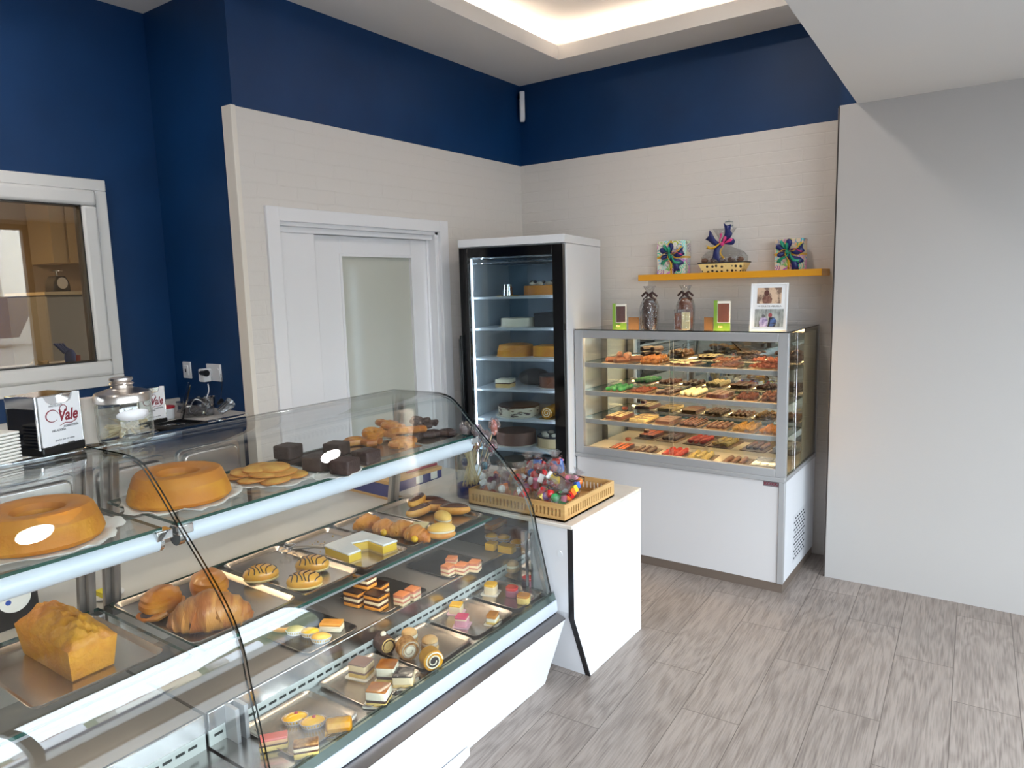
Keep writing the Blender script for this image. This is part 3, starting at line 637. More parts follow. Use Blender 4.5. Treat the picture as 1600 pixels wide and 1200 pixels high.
B(MB().box(SX0,SYB-0.03,SZB-0.004,SX0+0.03,SYB,SZT-0.006).box(SX1-0.012,SYB-0.02,SZB-0.004,SX1,SYB,SZT-0.006).box(SX0+0.03,SYB-0.02,SZT-0.03,SX1-0.012,SYB,SZT-0.006), 'rear_frame', ALU)
sheet('top_glass', SX0+0.002, SYF+0.002, SZT-0.006, SX1-0.002, SYB, SZT, t, off, edge=DARKEDGE, tint=glass('smoky_top',(206,208,206),2.0))
sheet('side_glass', SX1-0.008, SYF+0.03, SZB, SX1-0.002, SYB-0.02, SZT-0.006, t, off, edge=DARKEDGE, thin='x', tint=glass('warm_side_glass',(240,238,230),1.0))
sheet('side_glass', SX0+0.002, SYF+0.03, SZB, SX0+0.008, SYB-0.03, SZT-0.006, t, off, edge=DARKEDGE, thin='x')
o = MB().box(SX0+0.03,4.10,SZB,SX1-0.012,4.108,SZT-0.008).build('mirror_back', MIRROR, t, smooth=False); o.location = off
sheet('front_pane', SX0+w, SYF+0.006, SZB+0.04, -1.565, SYF+0.011, SZT-0.052, t, off, thin='y', edge=mat('pane_edge',(176,160,140),0.2))
sheet('front_pane', -1.592, SYF+0.016, SZB+0.04, SX1-w+0.004, SYF+0.021, SZT-0.052, t, off, thin='y', edge=mat('pane_edge'))
B(MB().box(SX0+0.031,4.110,SZB,SX1-0.014,SYB-0.022,SZT-0.032), 'rear_filler', mat('beige_filler',(206,196,176),0.5))  # beige box added behind the mirror to brighten the side glass view
B(MB().box(SX0+0.01,SYF+0.03,SZB-0.004,SX1-0.01,4.10,SZB+0.008), 'inner_floor', mat('warm_floor',(228,214,190),0.3))
WL = mat('warm_case_led',(255,224,170),0.5,emis=34,ecol=(255,214,156))
for z in (1.173,1.0,0.828):
    sheet('glass_shelf', SX0+0.012, SYF+0.045, z, SX1-0.014, 4.098, z+0.008, t, off)
    sf_ = B(MB().box(SX0+0.03,SYF+0.032,z-0.016,SX1-0.03,SYF+0.045,z+0.012), 'shelf_rail', ALU, bevel=0.002)
    MB().box(SX0+0.05,SYF+0.046,z-0.012,SX1-0.05,SYF+0.052,z-0.004).build('led_strip', WL, sf_)
B(MB().box(SX0+0.06,SYF+0.034,SZT-0.040,SX1-0.06,SYF+0.044,SZT-0.028), 'led_strip', WL)
pq = B(MB().box(-1.062,SYF+0.0065,0.575,-0.968,SYF+0.009,0.603), 'maker_plate', mat('plate_grey',(122,112,116),0.35,0.4), bevel=0.001)
text('maker_name', 'KOXKA', 0.021, (-1.015,SYF+0.006,0.589), (1,0,0), (0,0,1), mat('dark_red',(120,24,44),0.5), pq, bold=0.0006, sx=1.15)
# ------------------------------------------------------------------ baked goods: materials
CRUST = mat('golden_crust',(222,140,44),0.42,c2=(190,96,24),sc=14,bump=0.25,bsc=40,coat=0.15)
CRUSTL = mat('pale_crust',(236,176,84),0.5,c2=(214,132,44),sc=16,bump=0.2,bsc=60)
CAKE = mat('cake_brown',(198,118,34),0.5,c2=(214,140,40),sc=7,lo=0.3,hi=0.7,bump=0.12,bsc=90)
CAKEY = mat('cake_yellow',(226,158,40),0.6,c2=(206,126,28),sc=10,bump=0.35,bsc=50)
COOKIE = mat('cookie_dough',(218,170,84),0.65,c2=(196,132,50),sc=22,bump=0.3,bsc=60)
CHOC = mat('dark_chocolate',(46,24,18),0.28,c2=(62,34,24),sc=20,bump=0.1,bsc=60,coat=0.2)
BROWNIE = mat('brownie',(50,34,30),0.6,c2=(66,48,42),sc=40,bump=0.5,bsc=90)
MILK = mat('milk_chocolate',(132,74,42),0.4,c2=(112,58,32),sc=30,bump=0.2,bsc=70)
MILKR = mat('reddish_chocolate',(142,66,36),0.4,c2=(104,44,26),sc=40,bump=0.3,bsc=90)
CREAM = mat('cream',(244,234,208),0.45,bump=0.1,bsc=30)
CUSTARD = mat('custard',(240,196,60),0.4,bump=0.1,bsc=40,coat=0.3)
SUGAR = mat('powdered_sugar',(246,244,240),0.8,bump=0.2,bsc=150)
SPONGE = mat('sponge',(222,186,120),0.75,bump=0.4,bsc=120)
YGLAZE = mat('yellow_glaze',(246,186,20),0.12,coat=0.8)
RGLAZE = mat('red_glaze',(206,44,40),0.12,coat=0.8)
PGLAZE = mat('pink_glaze',(226,84,118),0.2,coat=0.5)
YOLK = mat('egg_yolk_crust',(216,158,14),0.4,c2=(180,116,14),sc=18,bump=0.2,bsc=40)
NUTS = mat('chopped_nuts',(206,158,98),0.7,c2=(150,98,52),sc=60,bump=0.8,bsc=110)
TOAST = mat('toasted_top',(204,122,26),0.25,c2=(150,74,18),sc=24,coat=0.5)
MOCHA = mat('mocha_top',(150,124,116),0.35)
BLACKJ = mat('blackberry_glaze',(34,30,38),0.15,coat=0.7,bump=0.4,bsc=30)
GOLDB = mat('gold_board',(216,176,92),0.3,0.7)

def tray(label, x0, y0, x1, y1, z, m=TRAY, rim=0.013, group='steel trays in the pastry counter', name='serving_tray', rz=0, kind='tray'):
    cx, cy = (x0+x1)/2, (y0+y1)/2; a, b = abs(x1-x0)/2, abs(y1-y0)/2
    rings = [(0.014,0.0),(0.002,rim-0.002),(0.0,rim),(0.002,rim+0.001),(0.006,rim-0.002),(0.016,0.0018)]
    mb = MB(); vs = []; fs = []; n = None
    for ins, zz in rings:
        p = rrect(-a+ins,-b+ins,a-ins,b-ins,max(0.004,0.026-ins*0.8),4); n = len(p); vs += [(q[0],q[1],zz) for q in p]
    for j in range(len(rings)-1):
        for i in range(n): fs.append((j*n+i,j*n+(i+1)%n,(j+1)*n+(i+1)%n,(j+1)*n+i))
    fs.append(tuple(range(n))[::-1]); k = (len(rings)-1)*n; fs.append(tuple(range(k,k+n)))
    mb.add(vs, fs); o = mb.build(name, m, loc=(cx,cy,z)); o.rotation_euler.z = rz
    return tag(o, label, kind, group)
def paper(label, x, y, r, z, sx=1.0, sy=1.0, amp=0.010, group=None, rz=0, name='baking_paper'):
    vs = []; fs = []; n = 48; rr = (0.0,0.55,0.85,1.0)
    mb = MB(); ph = x*37
    def wob(R_, zz, a, j):
        k = (1+0.05*math.sin(5*a+ph)+0.04*math.sin(11*a))
        return R_*k, zz + (amp*max(0,math.sin(9*a+ph))*1.0+amp*0.5*max(0,math.sin(14*a)) if j in (3,) else 0)
    mb.lathe([(0.0,0.0012),(r*0.55,0.0012),(r*0.86,0.0015),(r,0.003)],n,wob=wob)
    mb.v = [(p[0]*sx,p[1]*sy,p[2]) for p in mb.v]
    o = mb.build(name, PAPERW, loc=(x,y,z)); o.rotation_euler.z = rz
    s_ = o.modifiers.new('thick','SOLIDIFY'); s_.thickness = 0.0007; s_.offset = 1
    return tag(o, label, 'paper', group)
def ring_cake(label, x, y, z):
    def wob(r, zz, a, j): return r*(1+0.012*math.sin(3*a+x*9)+0.008*math.sin(17*a)), zz*(1+0.02*math.sin(2*a+1))
    prof = [(0.045,0.002),(0.138,0.0),(0.147,0.012),(0.143,0.03),(0.134,0.056),(0.126,0.077),(0.119,0.086),(0.105,0.089),(0.080,0.087),(0.062,0.080),(0.055,0.065),(0.048,0.03),(0.045,0.002)]
    mb = MB().lathe(prof, 56, wob=wob, mi=[1,1,1,1,0,0,0,0,0,0,1,1])
    o = mb.build('ring_cake', [CAKE, CAKEY], loc=(x,y,z), smooth=True)
    return tag(o, label, 'cake', 'ring cakes on the upper glass shelf')
# ---- upper shelf
U = S1+0.0005
paper('crumpled white paper under the near ring cake', -2.03,0.735,0.185,U,group='papers on the upper shelf')
ring_cake('golden ring cake nearest the camera on the upper shelf, left of the glass joint', -2.03,0.735,U+0.004)
paper('crumpled white paper under the second ring cake behind the glass joint', -2.065,1.135,0.172,U,group='papers on the upper shelf',rz=0.7)
ring_cake('golden ring cake on the upper shelf behind the glass joint, beside the cookies', -2.07,1.135,U+0.004)
pc = at(425,748,U); paper('white paper under the pile of round cookies', pc.x-0.01,pc.y,0.155,U,0.85,1.0,0.006,'papers on the upper shelf',2.0)
ck = []
def cookie_mesh():
    def wob(r, z, a, j): return r*(1+0.02*math.sin(5*a)+0.02*math.sin(9*a+1)), z
    return MB().lathe([(0.001,0),(0.040,0),(0.0465,0.003),(0.046,0.007),(0.038,0.011),(0.001,0.0125)],28,wob=wob,mi=[0,1,1,0,0])
COOKE = mat('cookie_edge',(196,126,46),0.6,bump=0.3,bsc=60)
cpos = [(372,748,0,-0.25),(398,752,0,-0.2),(432,752,0,-0.25),(456,744,0,0.2),(385,742,1,-0.15),(415,745,1,-0.2),(440,742,1,0.12),(405,736,2,0.1),(428,735,2,0.1)]
c0 = None
for i, (u, v, lv, tl) in enumerate(cpos):
    p = at(u, v, U+0.004+lv*0.012)
    if c0 is None: c0 = cookie_mesh().build('cookie', [COOKIE, COOKE]); o = c0
    else: o = c0.copy(); C.objects.link(o)
    o.location = (p.x, p.y, U+0.006+lv*0.0135); o.rotation_euler = (tl*0.3, -0.06, i*1.1); o.scale = (1.15,1.15,1.15)
    tag(o, ['golden cookie at the far left of the pile, beside the ring cake','golden cookie at the lower left front of the pile','big golden cookie lying at the middle front','golden cookie at the front right end of the pile','golden cookie in the second layer on the left','golden cookie in the second layer, centre','golden cookie in the second layer on the right','golden cookie on top of the pile, left one','golden cookie on top of the pile, right one'][i], 'cookie', 'cookies piled on white paper')
paper('white greasy paper under the front brownies', at(545,738,U).x-0.055, at(545,738,U).y-0.03, 0.105, U, 1.0, 1.0, 0.006, 'papers on the upper shelf', 0.4)
tray('shallow dark tray under the chocolate brownies', -2.20,1.56,-1.90,1.80,U+0.003,mat('dark_tray',(70,64,60),0.3,0.8),0.006,'trays on the upper shelf')
bz = U+0.0062
bmesh0 = MB().rbox(-0.034,-0.034,0,0.034,0.034,0.046,0.007)
b0 = None
blist = [(460,724,0,0.2,'brownie resting on another brownie at the left of the row',1),(505,735,0,0.35,'square brownie at the front left of the brownie group',0),(549,740,0,0.25,'square brownie nearest the shelf edge with a crusty top',0),(582,725,0,0.1,'square brownie standing at the right of the brownie group',0),(535,712,0,0.3,'square brownie half hidden behind the front brownies',0)]
for i, (u, v, lv, rz, lb, st) in enumerate(blist):
    if b0 is None: b0 = bmesh0.build('brownie', BROWNIE, bevel=0.005, seg=3); o = b0
    else: o = b0.copy(); C.objects.link(o)
    p = at(u, v, bz); o.location = (p.x-0.03, p.y, bz+(0.018 if st else 0)); o.rotation_euler.z = rz; o.scale = (1.13,1.13,1.05)
    tag(o, lb, 'brownie', 'chocolate brownies on the upper shelf')
    if st:
        q = MB().rbox(-0.036,-0.036,0,0.036,0.036,0.017,0.007).build('brownie', BROWNIE, bevel=0.004, loc=(p.x-0.025,p.y+0.006,bz)); tag(q,'thin brownie piece lying underneath the leftmost brownie','brownie','chocolate brownies on the upper shelf')
def palmier(name, m, r=0.052, th=0.011, kk=1.0):
    # flat pastry heart: two coiled lobes
    mb = MB()
    for sgn in (-1, 1):
        pts = []
        for i in range(26):
            a = i/25*2.6*PI; rad = r*0.62*(1-i/25*0.72)
            pts.append((sgn*(r*0.55+rad*math.cos(a+PI)*-1*1.0-0.0), rad*1.25*math.sin(a)*0.9, th))
        mb.tube(pts, [th*(1.0 if i < 22 else 0.8) for i in range(26)], 8, flat=0.95)
    mb.tube([(-r*1.1,-0.02,th),(-r*0.7,-r*0.78,th),(0,-r*0.25,th),(r*0.7,-r*0.78,th),(r*1.1,-0.02,th)], th, 8)
    return mb.build(name, m)
tray('steel tray with golden palmier pastries on the upper shelf', -2.20,1.81,-1.885,2.04,U,TRAY,0.006,'trays on the upper shelf')
pm = palmier('palmier', mat('palmier_gold',(214,150,58),0.35,c2=(170,92,26),sc=30,bump=0.4,bsc=60,coat=0.3))
pz = U+0.003
for i, (u, v, dz, rz, rx, lb) in enumerate([(572,695,0,0.4,0,'golden palmier lying flat at the left of the tray'),(600,690,0.012,1.2,0.25,'golden palmier leaning in the middle of the pile'),(632,697,0.0,2.2,0.0,'golden palmier nearest the shelf edge'),(612,684,0.026,2.7,0.2,'golden palmier on top of the pile'),(642,690,0.018,0.9,-0.25,'golden palmier on the right side of the pile')]):
    o = pm if i == 0 else pm.copy()
    if i: C.objects.link(o)
    p = at(u, v, pz); o.location = (p.x-0.015, p.y, pz+dz*1.1+(0.012 if rx else 0)); o.rotation_euler = (rx, 0, rz); o.scale = (1.15,1.15,1.25)
    tag(o, lb, 'pastry', 'golden palmiers on the upper shelf')
tray('steel tray with chocolate coated palmiers at the far end of the upper shelf', -2.22,2.06,-1.885,2.28,U,TRAY,0.006,'trays on the upper shelf')
pm2 = palmier('chocolate_palmier', mat('matte_chocolate',(62,44,40),0.45,c2=(82,62,56),sc=30,bump=0.3,bsc=50))
for i, (u, v, dz, rz, rx, lb) in enumerate([(634,675,0,0.3,0,'chocolate palmier lying flat behind the golden ones'),(660,684,0.0,1.3,0.0,'chocolate palmier with a bare golden base at the tray front'),(672,672,0.022,2.2,0.3,'chocolate palmier stacked in the middle'),(700,668,0.016,2.8,-0.2,'chocolate palmier leaning at the right end'),(690,680,0.0,0.8,0.0,'chocolate palmier flat under the right stack')]):
    o = pm2 if i == 0 else pm2.copy()
    if i: C.objects.link(o)
    p = at(u, v, pz); o.location = (p.x-0.01, min(p.y,2.235), pz+dz+(0.014 if rx else 0)); o.rotation_euler = (rx, 0, rz)
    tag(o, lb, 'pastry', 'chocolate palmiers on the upper shelf')

# ---- lower glass shelf
Lz = S2+0.0005; Tz = Lz+0.002
tray('steel tray under the loaf cake', -2.24,0.60,-1.83,0.925,Lz)
tray('steel tray holding the large croissant and two chocolate rolls', -2.262,0.985,-1.80,1.335,Lz)
tray('steel tray holding three striped buns', -2.255,1.358,-1.80,1.595,Lz)
tray('steel tray with pastry crumbs, tongs and a sugared cream cake', -2.255,1.612,-1.795,1.835,Lz)
tray('steel tray of small croissants filled with custard', -2.255,1.852,-1.80,2.072,Lz)
tray('steel tray of eclairs and cream buns at the far end', -2.255,2.088,-1.80,2.298,Lz)
# loaf
lf_ = MB(); nx, ny = 44, 22; L0, W0, Hh = 0.30, 0.115, 0.088
vs = []; fs = []
def loafz(s, t):
    d = max(0, 1-abs(t)**2.2); e = max(0, 1-abs(s)**6)
    return Hh + 0.052*d**0.8*(e**0.5)*(1-0.35*s*s) + (0.004*math.sin(13*s+5*t)+0.003*math.sin(29*s-11*t)+0.0025*math.sin(17*t+23*s*s))*d + (0.006 if 0.05 < abs(t) < 0.3 else 0)*e
for j in range(ny+1):
    for i in range(nx+1):
        s = -1+2*i/nx; t = -1+2*j/ny
        vs.append((s*L0/2*1.02, t*W0/2*1.05, loafz(s,t)))
for j in range(ny):
    for i in range(nx): a = j*(nx+1)+i; fs.append((a,a+1,a+nx+2,a+nx+1))
top = MB().add(vs, fs)
per = [j for j in range(nx+1)] + [k*(nx+1)+nx for k in range(1,ny+1)] + [ny*(nx+1)+i for i in range(nx-1,-1,-1)] + [k*(nx+1) for k in range(ny-1,0,-1)]
m_ = len(per); o_ = len(top.v)
for q in per: x_, y_, z_ = top.v[q]; top.v.append((x_*0.9, y_*0.86, 0.004))
for q in per: x_, y_, z_ = top.v[q]; top.v.append((x_*0.87, y_*0.82, 0.0))
for i in range(m_):
    i2 = (i+1)%m_; top.f.append([per[i],o_+i,o_+i2,per[i2]]); top.mi.append(1); top.f.append([o_+i,o_+m_+i,o_+m_+i2,o_+i2]); top.mi.append(1)
top.f.append([o_+m_+i for i in range(m_)][::-1]); top.mi.append(1)
q = at(118,1062,Tz)
o = top.build('loaf_cake', [mat('loaf_crust',(224,158,50),0.5,c2=(198,118,30),sc=12,bump=0.9,bsc=38), mat('loaf_side',(228,158,40),0.65,c2=(212,134,28),sc=20,bump=0.5,bsc=80)], loc=(-2.035,0.765,Tz)); o.rotation_euler.z = 0.02
tag(o, 'large golden loaf cake with a domed cracked top on the near tray', 'cake')
# croissants
def croissant(name, r, L, bend, mats, n=46):
    mb = MB(); pts = []; rad = []
    for i in range(n+1):
        t = -1+2*i/n; a = t*bend
        pts.append((L*0.5*math.sin(a)/math.sin(bend) if bend > 0.01 else L*0.5*t, -L*0.35*(math.cos(a)-math.cos(bend)) , 0))
        seg = abs((abs(t)*4.2)%1.0-0.0)
        rad.append(r*(max(0.0,1-abs(t)**1.7)**0.62*0.92+0.10)*(1+0.20*(1-seg)))
    pts = [(p[0], p[1], rr*0.84) for p, rr in zip(pts, rad)]
    mb.tube(pts, rad, 16, flat=0.88)
    return mb.build(name, mats)
CRB = mat('croissant_brown',(176,98,36),0.38,c2=(210,142,66),sc=8,lo=0.45,hi=0.6,bump=0.35,bsc=60,stretch=(5,1,1),coat=0.15)
CRG = mat('croissant_gold',(226,158,70),0.42,c2=(196,112,36),sc=9,bump=0.35,bsc=70,stretch=(4,1,1),coat=0.15)
o = croissant('croissant', 0.052, 0.22, 0.75, CRB); q = at(345,985,Tz); o.location = (-1.885,1.09,Tz); o.rotation_euler.z = math.radians(50)
tag(o, 'large brown croissant at the front of the tray', 'croissant')
def chocroll(label, x, y, rz, L=0.14, W=0.105, Hc=0.078):
    t = thing('chocolate_roll', label, 'pastry', (x,y,Tz), rz, 'chocolate filled rolls beside the croissant')
    def fn(p): return 1+0.05*math.sin(abs(p[2])*16)*(1 if abs(p[0])>0.3 else 0.4)+0.03*math.sin(6*p[1]+2*p[0])
    mb = MB().ball((0,0,Hc*0.48),L/2,W/2,Hc*0.56,28,18,fn=fn,zmin=-Hc*0.47)
    mb.build('dough', mat('roll_crust',(226,150,44),0.36,c2=(196,104,26),sc=11,bump=0.35,bsc=45,coat=0.25), t)
    for s in (-1,1):
        MB().ball((s*L*0.40,-0.012,0.020),0.016,0.026,0.013,12,8).build('chocolate_filling', mat('filling_choc',(58,36,34),0.5,bump=0.5,bsc=120), t)
        MB().tube([(s*(L*0.36),-0.045,0.018),(s*(L*0.455),-0.02,0.012),(s*(L*0.455),0.02,0.016),(s*(L*0.36),0.042,0.026)],0.010,8).build('dough_fold', mat('roll_crust'), t)
chocroll('rounded chocolate filled roll at the left of the croissant tray', -2.085,1.052,math.radians(-55),0.135,0.115,0.082)
chocroll('longer chocolate filled roll behind the croissant', -2.075,1.205,math.radians(-22),0.165,0.115,0.082)
# striped buns
def striped(label, x, y, rz):
    t = thing('striped_bun', label, 'bun', (x,y,Tz), rz, 'glazed buns with chocolate stripes')
    a, b, c = 0.058, 0.038, 0.032
    def fn(p): return 1-0.10*max(0,1-abs(p[1])*2.2)*max(0,p[2])
    MB().ball((0,0,0.028),a,b,c,28,16,fn=fn,zmin=-0.0275,mi=0).build('dough', mat('bun_glaze',(238,182,70),0.3,c2=(230,150,40),sc=8,coat=0.4), t)
    MB().ball((0,0,0.014),a*0.985,b*0.99,0.013,28,8).build('pale_base', mat('bun_base',(236,208,140),0.6), t)
    cs = MB()
    for i in range(6):
        x0 = -0.042+i*0.017; pts = []
        for k_ in range(11):
            yy = -0.034+0.0068*k_; xx = x0+0.008*math.sin(k_*0.6+i)
            h2 = 1-(xx/a)**2-(yy/b)**2
            if h2 <= 0.02: continue
            zz = 0.028+c*math.sqrt(h2)*(1-0.10*max(0,1-abs(yy/b)*2.2)); pts.append((xx,yy,zz+0.0004))
        if len(pts) > 2: cs.tube(pts, 0.0021, 6)
    cs.build('chocolate_stripes', CHOC, t)
striped('striped bun lying alone at the left of its tray', *at(408,900,Tz+0.02).xy, 0.9)
q = at(488,885,Tz+0.02); striped('striped bun behind the front bun of the pair', q.x,q.y,0.75)
q = at(476,911,Tz+0.02); striped('striped bun at the front of the pair', q.x,q.y,0.75)
# tongs
tg = thing('serving_scissors', 'steel serving scissors with ring handles on the crumb tray', 'tongs', (-2.15,1.585,Tz+0.02), 0.6)
MB().tube([(0,0,0),(0.06,0.01,0.0),(0.13,0.03,0.002)],[0.004,0.0045,0.008],8).build('blade', STEELD, tg)
MB().tube([(0,0.02,0),(0.06,0.012,0.004),(0.13,0.0,0.002)],[0.004,0.0045,0.008],8).build('blade', STEELD, tg)
for dy in (-0.018,0.034):
    MB().tube([(-0.022+0.02*math.cos(a),dy+0.02*math.sin(a),0.0) for a in [i*PI/10 for i in range(20)]],0.0024,6,closed=True).build('ring_handle', CHROME, tg)
cr_ = MB()
for i in range(60):
    x = random.uniform(-2.20,-1.98); y = random.uniform(1.65,1.82); s_ = random.uniform(0.0012,0.0045)
    cr_.ball((x+2.1,y-1.7,0.001),s_,s_*0.8,s_*0.6,5,4)
tag(cr_.build('pastry_crumbs', mat('crumb',(226,190,130),0.7), loc=(-2.1,1.7,Tz)), 'loose pale pastry crumbs scattered on the steel tray', 'crumbs', None, 'stuff')
# sugared slab, L shaped
sl = thing('sugared_cream_cake', 'cut custard cake with a white sugar top and a corner missing', 'cake', (-1.93,1.72,Tz), 0)
A = [(-0.13,-0.055),(0.055,-0.085),(0.075,-0.02),(0.0,0.0),(0.02,0.05),(0.125,0.035),(0.13,0.085),(-0.06,0.105)]
A = [(-0.105,-0.085),(0.045,-0.10),(0.05,-0.045),(-0.035,-0.015),(-0.005,0.04),(0.085,0.03),(0.095,0.095),(-0.10,0.10)]
MB().prism([(x*0.99,y*0.99) for x,y in A],0,0.006).build('pastry_base', SPONGE, sl)
MB().prism([(x*0.97,y*0.97) for x,y in A],0.006,0.034).build('custard_filling', CUSTARD, sl, bevel=0.002)
MB().prism(A,0.034,0.042).build('sugar_top', SUGAR, sl, bevel=0.003)
# small croissants with custard
cc = None
for i, (u, v, rz, lb) in enumerate([(575,822,0.9,'small plain croissant at the left end of the croissant row'),(603,830,0.2,'small croissant with a custard plug, second in the row'),(628,832,0.8,'small croissant lying across the middle of the row'),(652,840,0.1,'small croissant showing round yellow custard at the tray front')]):
    q = at(u, v, Tz+0.012)
    t = thing('small_croissant', lb, 'croissant', (q.x,q.y,Tz), rz, 'small custard croissants'); t.scale = (1.15,1.15,1.15)
    if cc is None:
        cc = croissant('dough', 0.026, 0.10, 0.6, CRG); cc.parent = t
    else: d_ = cc.copy(); C.objects.link(d_); d_.parent = t
    if i in (1,3): MB().ball((0.012,-0.030,0.018),0.013,0.011,0.012,12,8).build('custard', YGLAZE, t)
# eclairs and cream buns
def eclair(label, x, y, rz, z=None, s=1.0, group='chocolate eclairs on the far tray', name='eclair', rx=0):
    t = thing(name, label, 'pastry', (x,y,z or Tz), 0, group, (rx,0,rz)); t.scale = (s,s,s)
    MB().ball((0,0,0.020),0.060,0.024,0.021,24,12,zmin=-0.0198).build('choux', CRUSTL, t)
    MB().ball((0,0,0.026),0.054,0.021,0.0175,24,12,zmin=-0.002).build('chocolate_icing', mat('icing_brown',(84,50,38),0.25,coat=0.4), t)
    return t
for (u,v,rz,dz,lb) in ((652,790,1.9,0.035,'chocolate eclair on top at the back left of the far tray'),(655,806,1.5,0,'chocolate eclair seen end on at the left of the far tray'),(682,790,0.35,0.012,'chocolate eclair behind the cream bun'),(702,792,0.5,0,'chocolate eclair half covered by its neighbour on the right'),(722,799,0.5,0,'long chocolate eclair at the right front corner of the far tray')):
    q = at(u,v,Tz+dz); eclair(lb, q.x, min(q.y,2.25), rz, Tz+dz, 1.2)
def cream_bun(label, x, y, rz, z=None, rx=0):
    t = thing('cream_bun', label, 'bun', (x,y,z or Tz), 0, 'cream buns on the far tray', (rx,0,rz))
    MB().ball((0,0,0.020),0.056,0.034,0.020,24,12,zmin=-0.0198).build('bun_base', CRUSTL, t)
    MB().ball((0,0,0.034),0.053,0.033,0.012,24,10).build('cream', CREAM, t)
    MB().ball((0,0,0.040),0.055,0.033,0.024,24,12,zmin=-0.002).build('bun_top', mat('bun_yellow',(240,186,80),0.45,c2=(246,206,120),sc=12), t)
q = at(692,815,Tz+0.02); cream_bun('long yellow bun filled with cream in front of the eclairs', q.x,q.y,-0.5)
q = at(690,838,Tz+0.01); cream_bun('dusted cream bun leaning at the front of the far tray', q.x,q.y,0.7)
t = thing('cream_square', 'pale square sponge sandwich with cream near the custard croissants', 'pastry', (*at(655,825,Tz+0.03).xy,Tz), 0.5)
MB().rbox(-0.032,-0.03,0,0.032,0.03,0.022,0.006).build('sponge_base', mat('square_sponge',(238,196,92),0.6), t, bevel=0.003)
MB().rbox(-0.03,-0.028,0.022,0.03,0.028,0.038,0.006).build('cream', CREAM, t, bevel=0.003)
MB().rbox(-0.034,-0.032,0.038,0.034,0.032,0.046,0.006).build('sponge_top', mat('square_top',(244,224,170),0.6,bump=0.2,bsc=80), t, bevel=0.003)

# ---- step shelf and deck: small cakes
def layered(name, label, x, y, z, w, d, layers, rz=0, group=None, board=None, cat='cake slice', r=0.003, sc=1.0):
    t = thing(name, label, cat, (x,y,z), rz, group); zz = 0; t.scale = (sc,sc,sc)
    if board: MB().rbox(-w/2-0.008,-d/2-0.008,0,w/2+0.008,d/2+0.008,0.0015,0.008).build('paper_board', board, t); zz = 0.0015
    for nm, h, m in layers:
        MB().rbox(-w/2,-d/2,zz,w/2,d/2,zz+h,r,k=2).build(nm, m, t, bevel=min(0.002,h*0.3)); zz += h
    return t
Sz = SZ+0.001; Dz = DZ0+0.0005
DT = mat('dark_tray_steel',(140,134,130),0.25,0.9)
tray('steel tray of mixed eclairs in paper cups on the step', -2.07,1.345,-1.795,1.575,Sz,DT,0.006,'trays on the step shelf')
tray('steel tray of layered chocolate slices on the step', -2.05,1.69,-1.795,1.93,Sz,DT,0.006,'trays on the step shelf')
tray('steel tray of pale layered slices on the step', -2.05,2.05,-1.795,2.28,Sz,DT,0.006,'trays on the step shelf')
tray('steel tray of small yellow cakes beyond the end pane', -2.10,2.415,-1.795,2.70,Sz,DT,0.006,'trays on the step shelf')
Sp = Sz+0.002
def papercup(name, label, x, y, rz, fill, ftop=None, s=1.0, a=0.034, b=0.024, z=Sp, group='small cakes in white paper cups', topper=None, toppername='topping'):
    t = thing(name, label, 'tart', (x,y,z), rz, group); t.scale = (s,s,s)
    def wob(r, zz, an, j): k = 1+(0.03*math.cos(24*an) if j > 0 else 0); return r*k, zz
    c_ = MB().lathe([(0.6,0),(0.78,0.0),(1.0,0.017),(0.97,0.017),(0.76,0.002)],48,wob=wob); c_.v = [(p[0]*a,p[1]*b,p[2]) for p in c_.v]; c_.build('paper_cup', mat('cup_paper',(240,238,236),0.6), t)
    MB().ball((0,0,0.012),a*0.93,b*0.93,0.016,22,10,zmin=-0.010).build('filling', fill, t)
    if topper: MB().ball((0.004,0,0.0275),0.006,0.006,0.005,12,8).build(toppername, topper, t)
    return t
q = at(432,992,Sp); eclair('small eclair with purple brown icing at the left of the paper cups', q.x-0.01,q.y+0.02,0.3,Sp,0.75,'small pastries on the step tray')
papercup('custard_tart','paper cup cake, back left of the three white cups',*at(462,990,Sp).xy,0.6,mat('pistachio',(206,190,120),0.5))
papercup('custard_tart','cream filled paper cup in the middle of the three white cups',*at(485,993,Sp).xy,0.6,CUSTARD)
papercup('custard_tart','yellow bun in the front white paper cup with caramel swirl',*at(502,1002,Sp).xy,0.6,mat('bun_yellow'),s=1.05)
q = at(522,985,Sp); layered('puff_pastry','golden sugared puff pastry block beside the white cups',q.x-0.01,q.y,Sp,0.075,0.042,[('pastry',0.012,CREAM),('cream',0.008,CREAM),('golden_top',0.010,CRUSTL)],0.5,'small pastries on the step tray')
MD = mat('layer_dark',(84,44,28),0.45); ML = mat('layer_orange',(226,150,60),0.5); MW = mat('layer_cream',(240,216,176),0.5)
lay = [('sponge',0.010,ML),('filling',0.007,MD),('sponge',0.009,MW),('filling',0.007,MD),('sponge',0.009,ML),('chocolate_top',0.005,CHOC)]
for i,(dx,dy,dz,lb) in enumerate([(-0.04,-0.07,0,'layered chocolate slice at the left front of the stack'),(0.03,-0.055,0,'layered chocolate slice in the middle of the front row'),(-0.02,0.0,0,'layered chocolate slice behind the front row'),(-0.03,-0.04,0.048,'layered chocolate slice stacked on the top left'),(-0.075,-0.01,0,'layered chocolate slice at the back of the stack')]):
    layered('layered_slice',lb,-1.90+dx*1.25,1.785+dy*1.25,Sp+dz*1.22,0.060,0.045,lay,0.12,'chocolate layer slices on the step',sc=1.22)
lay2 = [('sponge',0.011,MW),('filling',0.006,mat('layer_pink',(206,130,110),0.5)),('sponge',0.011,MW),('filling',0.006,mat('layer_pink')),('caramel_top',0.007,mat('caramel_top',(206,130,84),0.3,coat=0.3))]
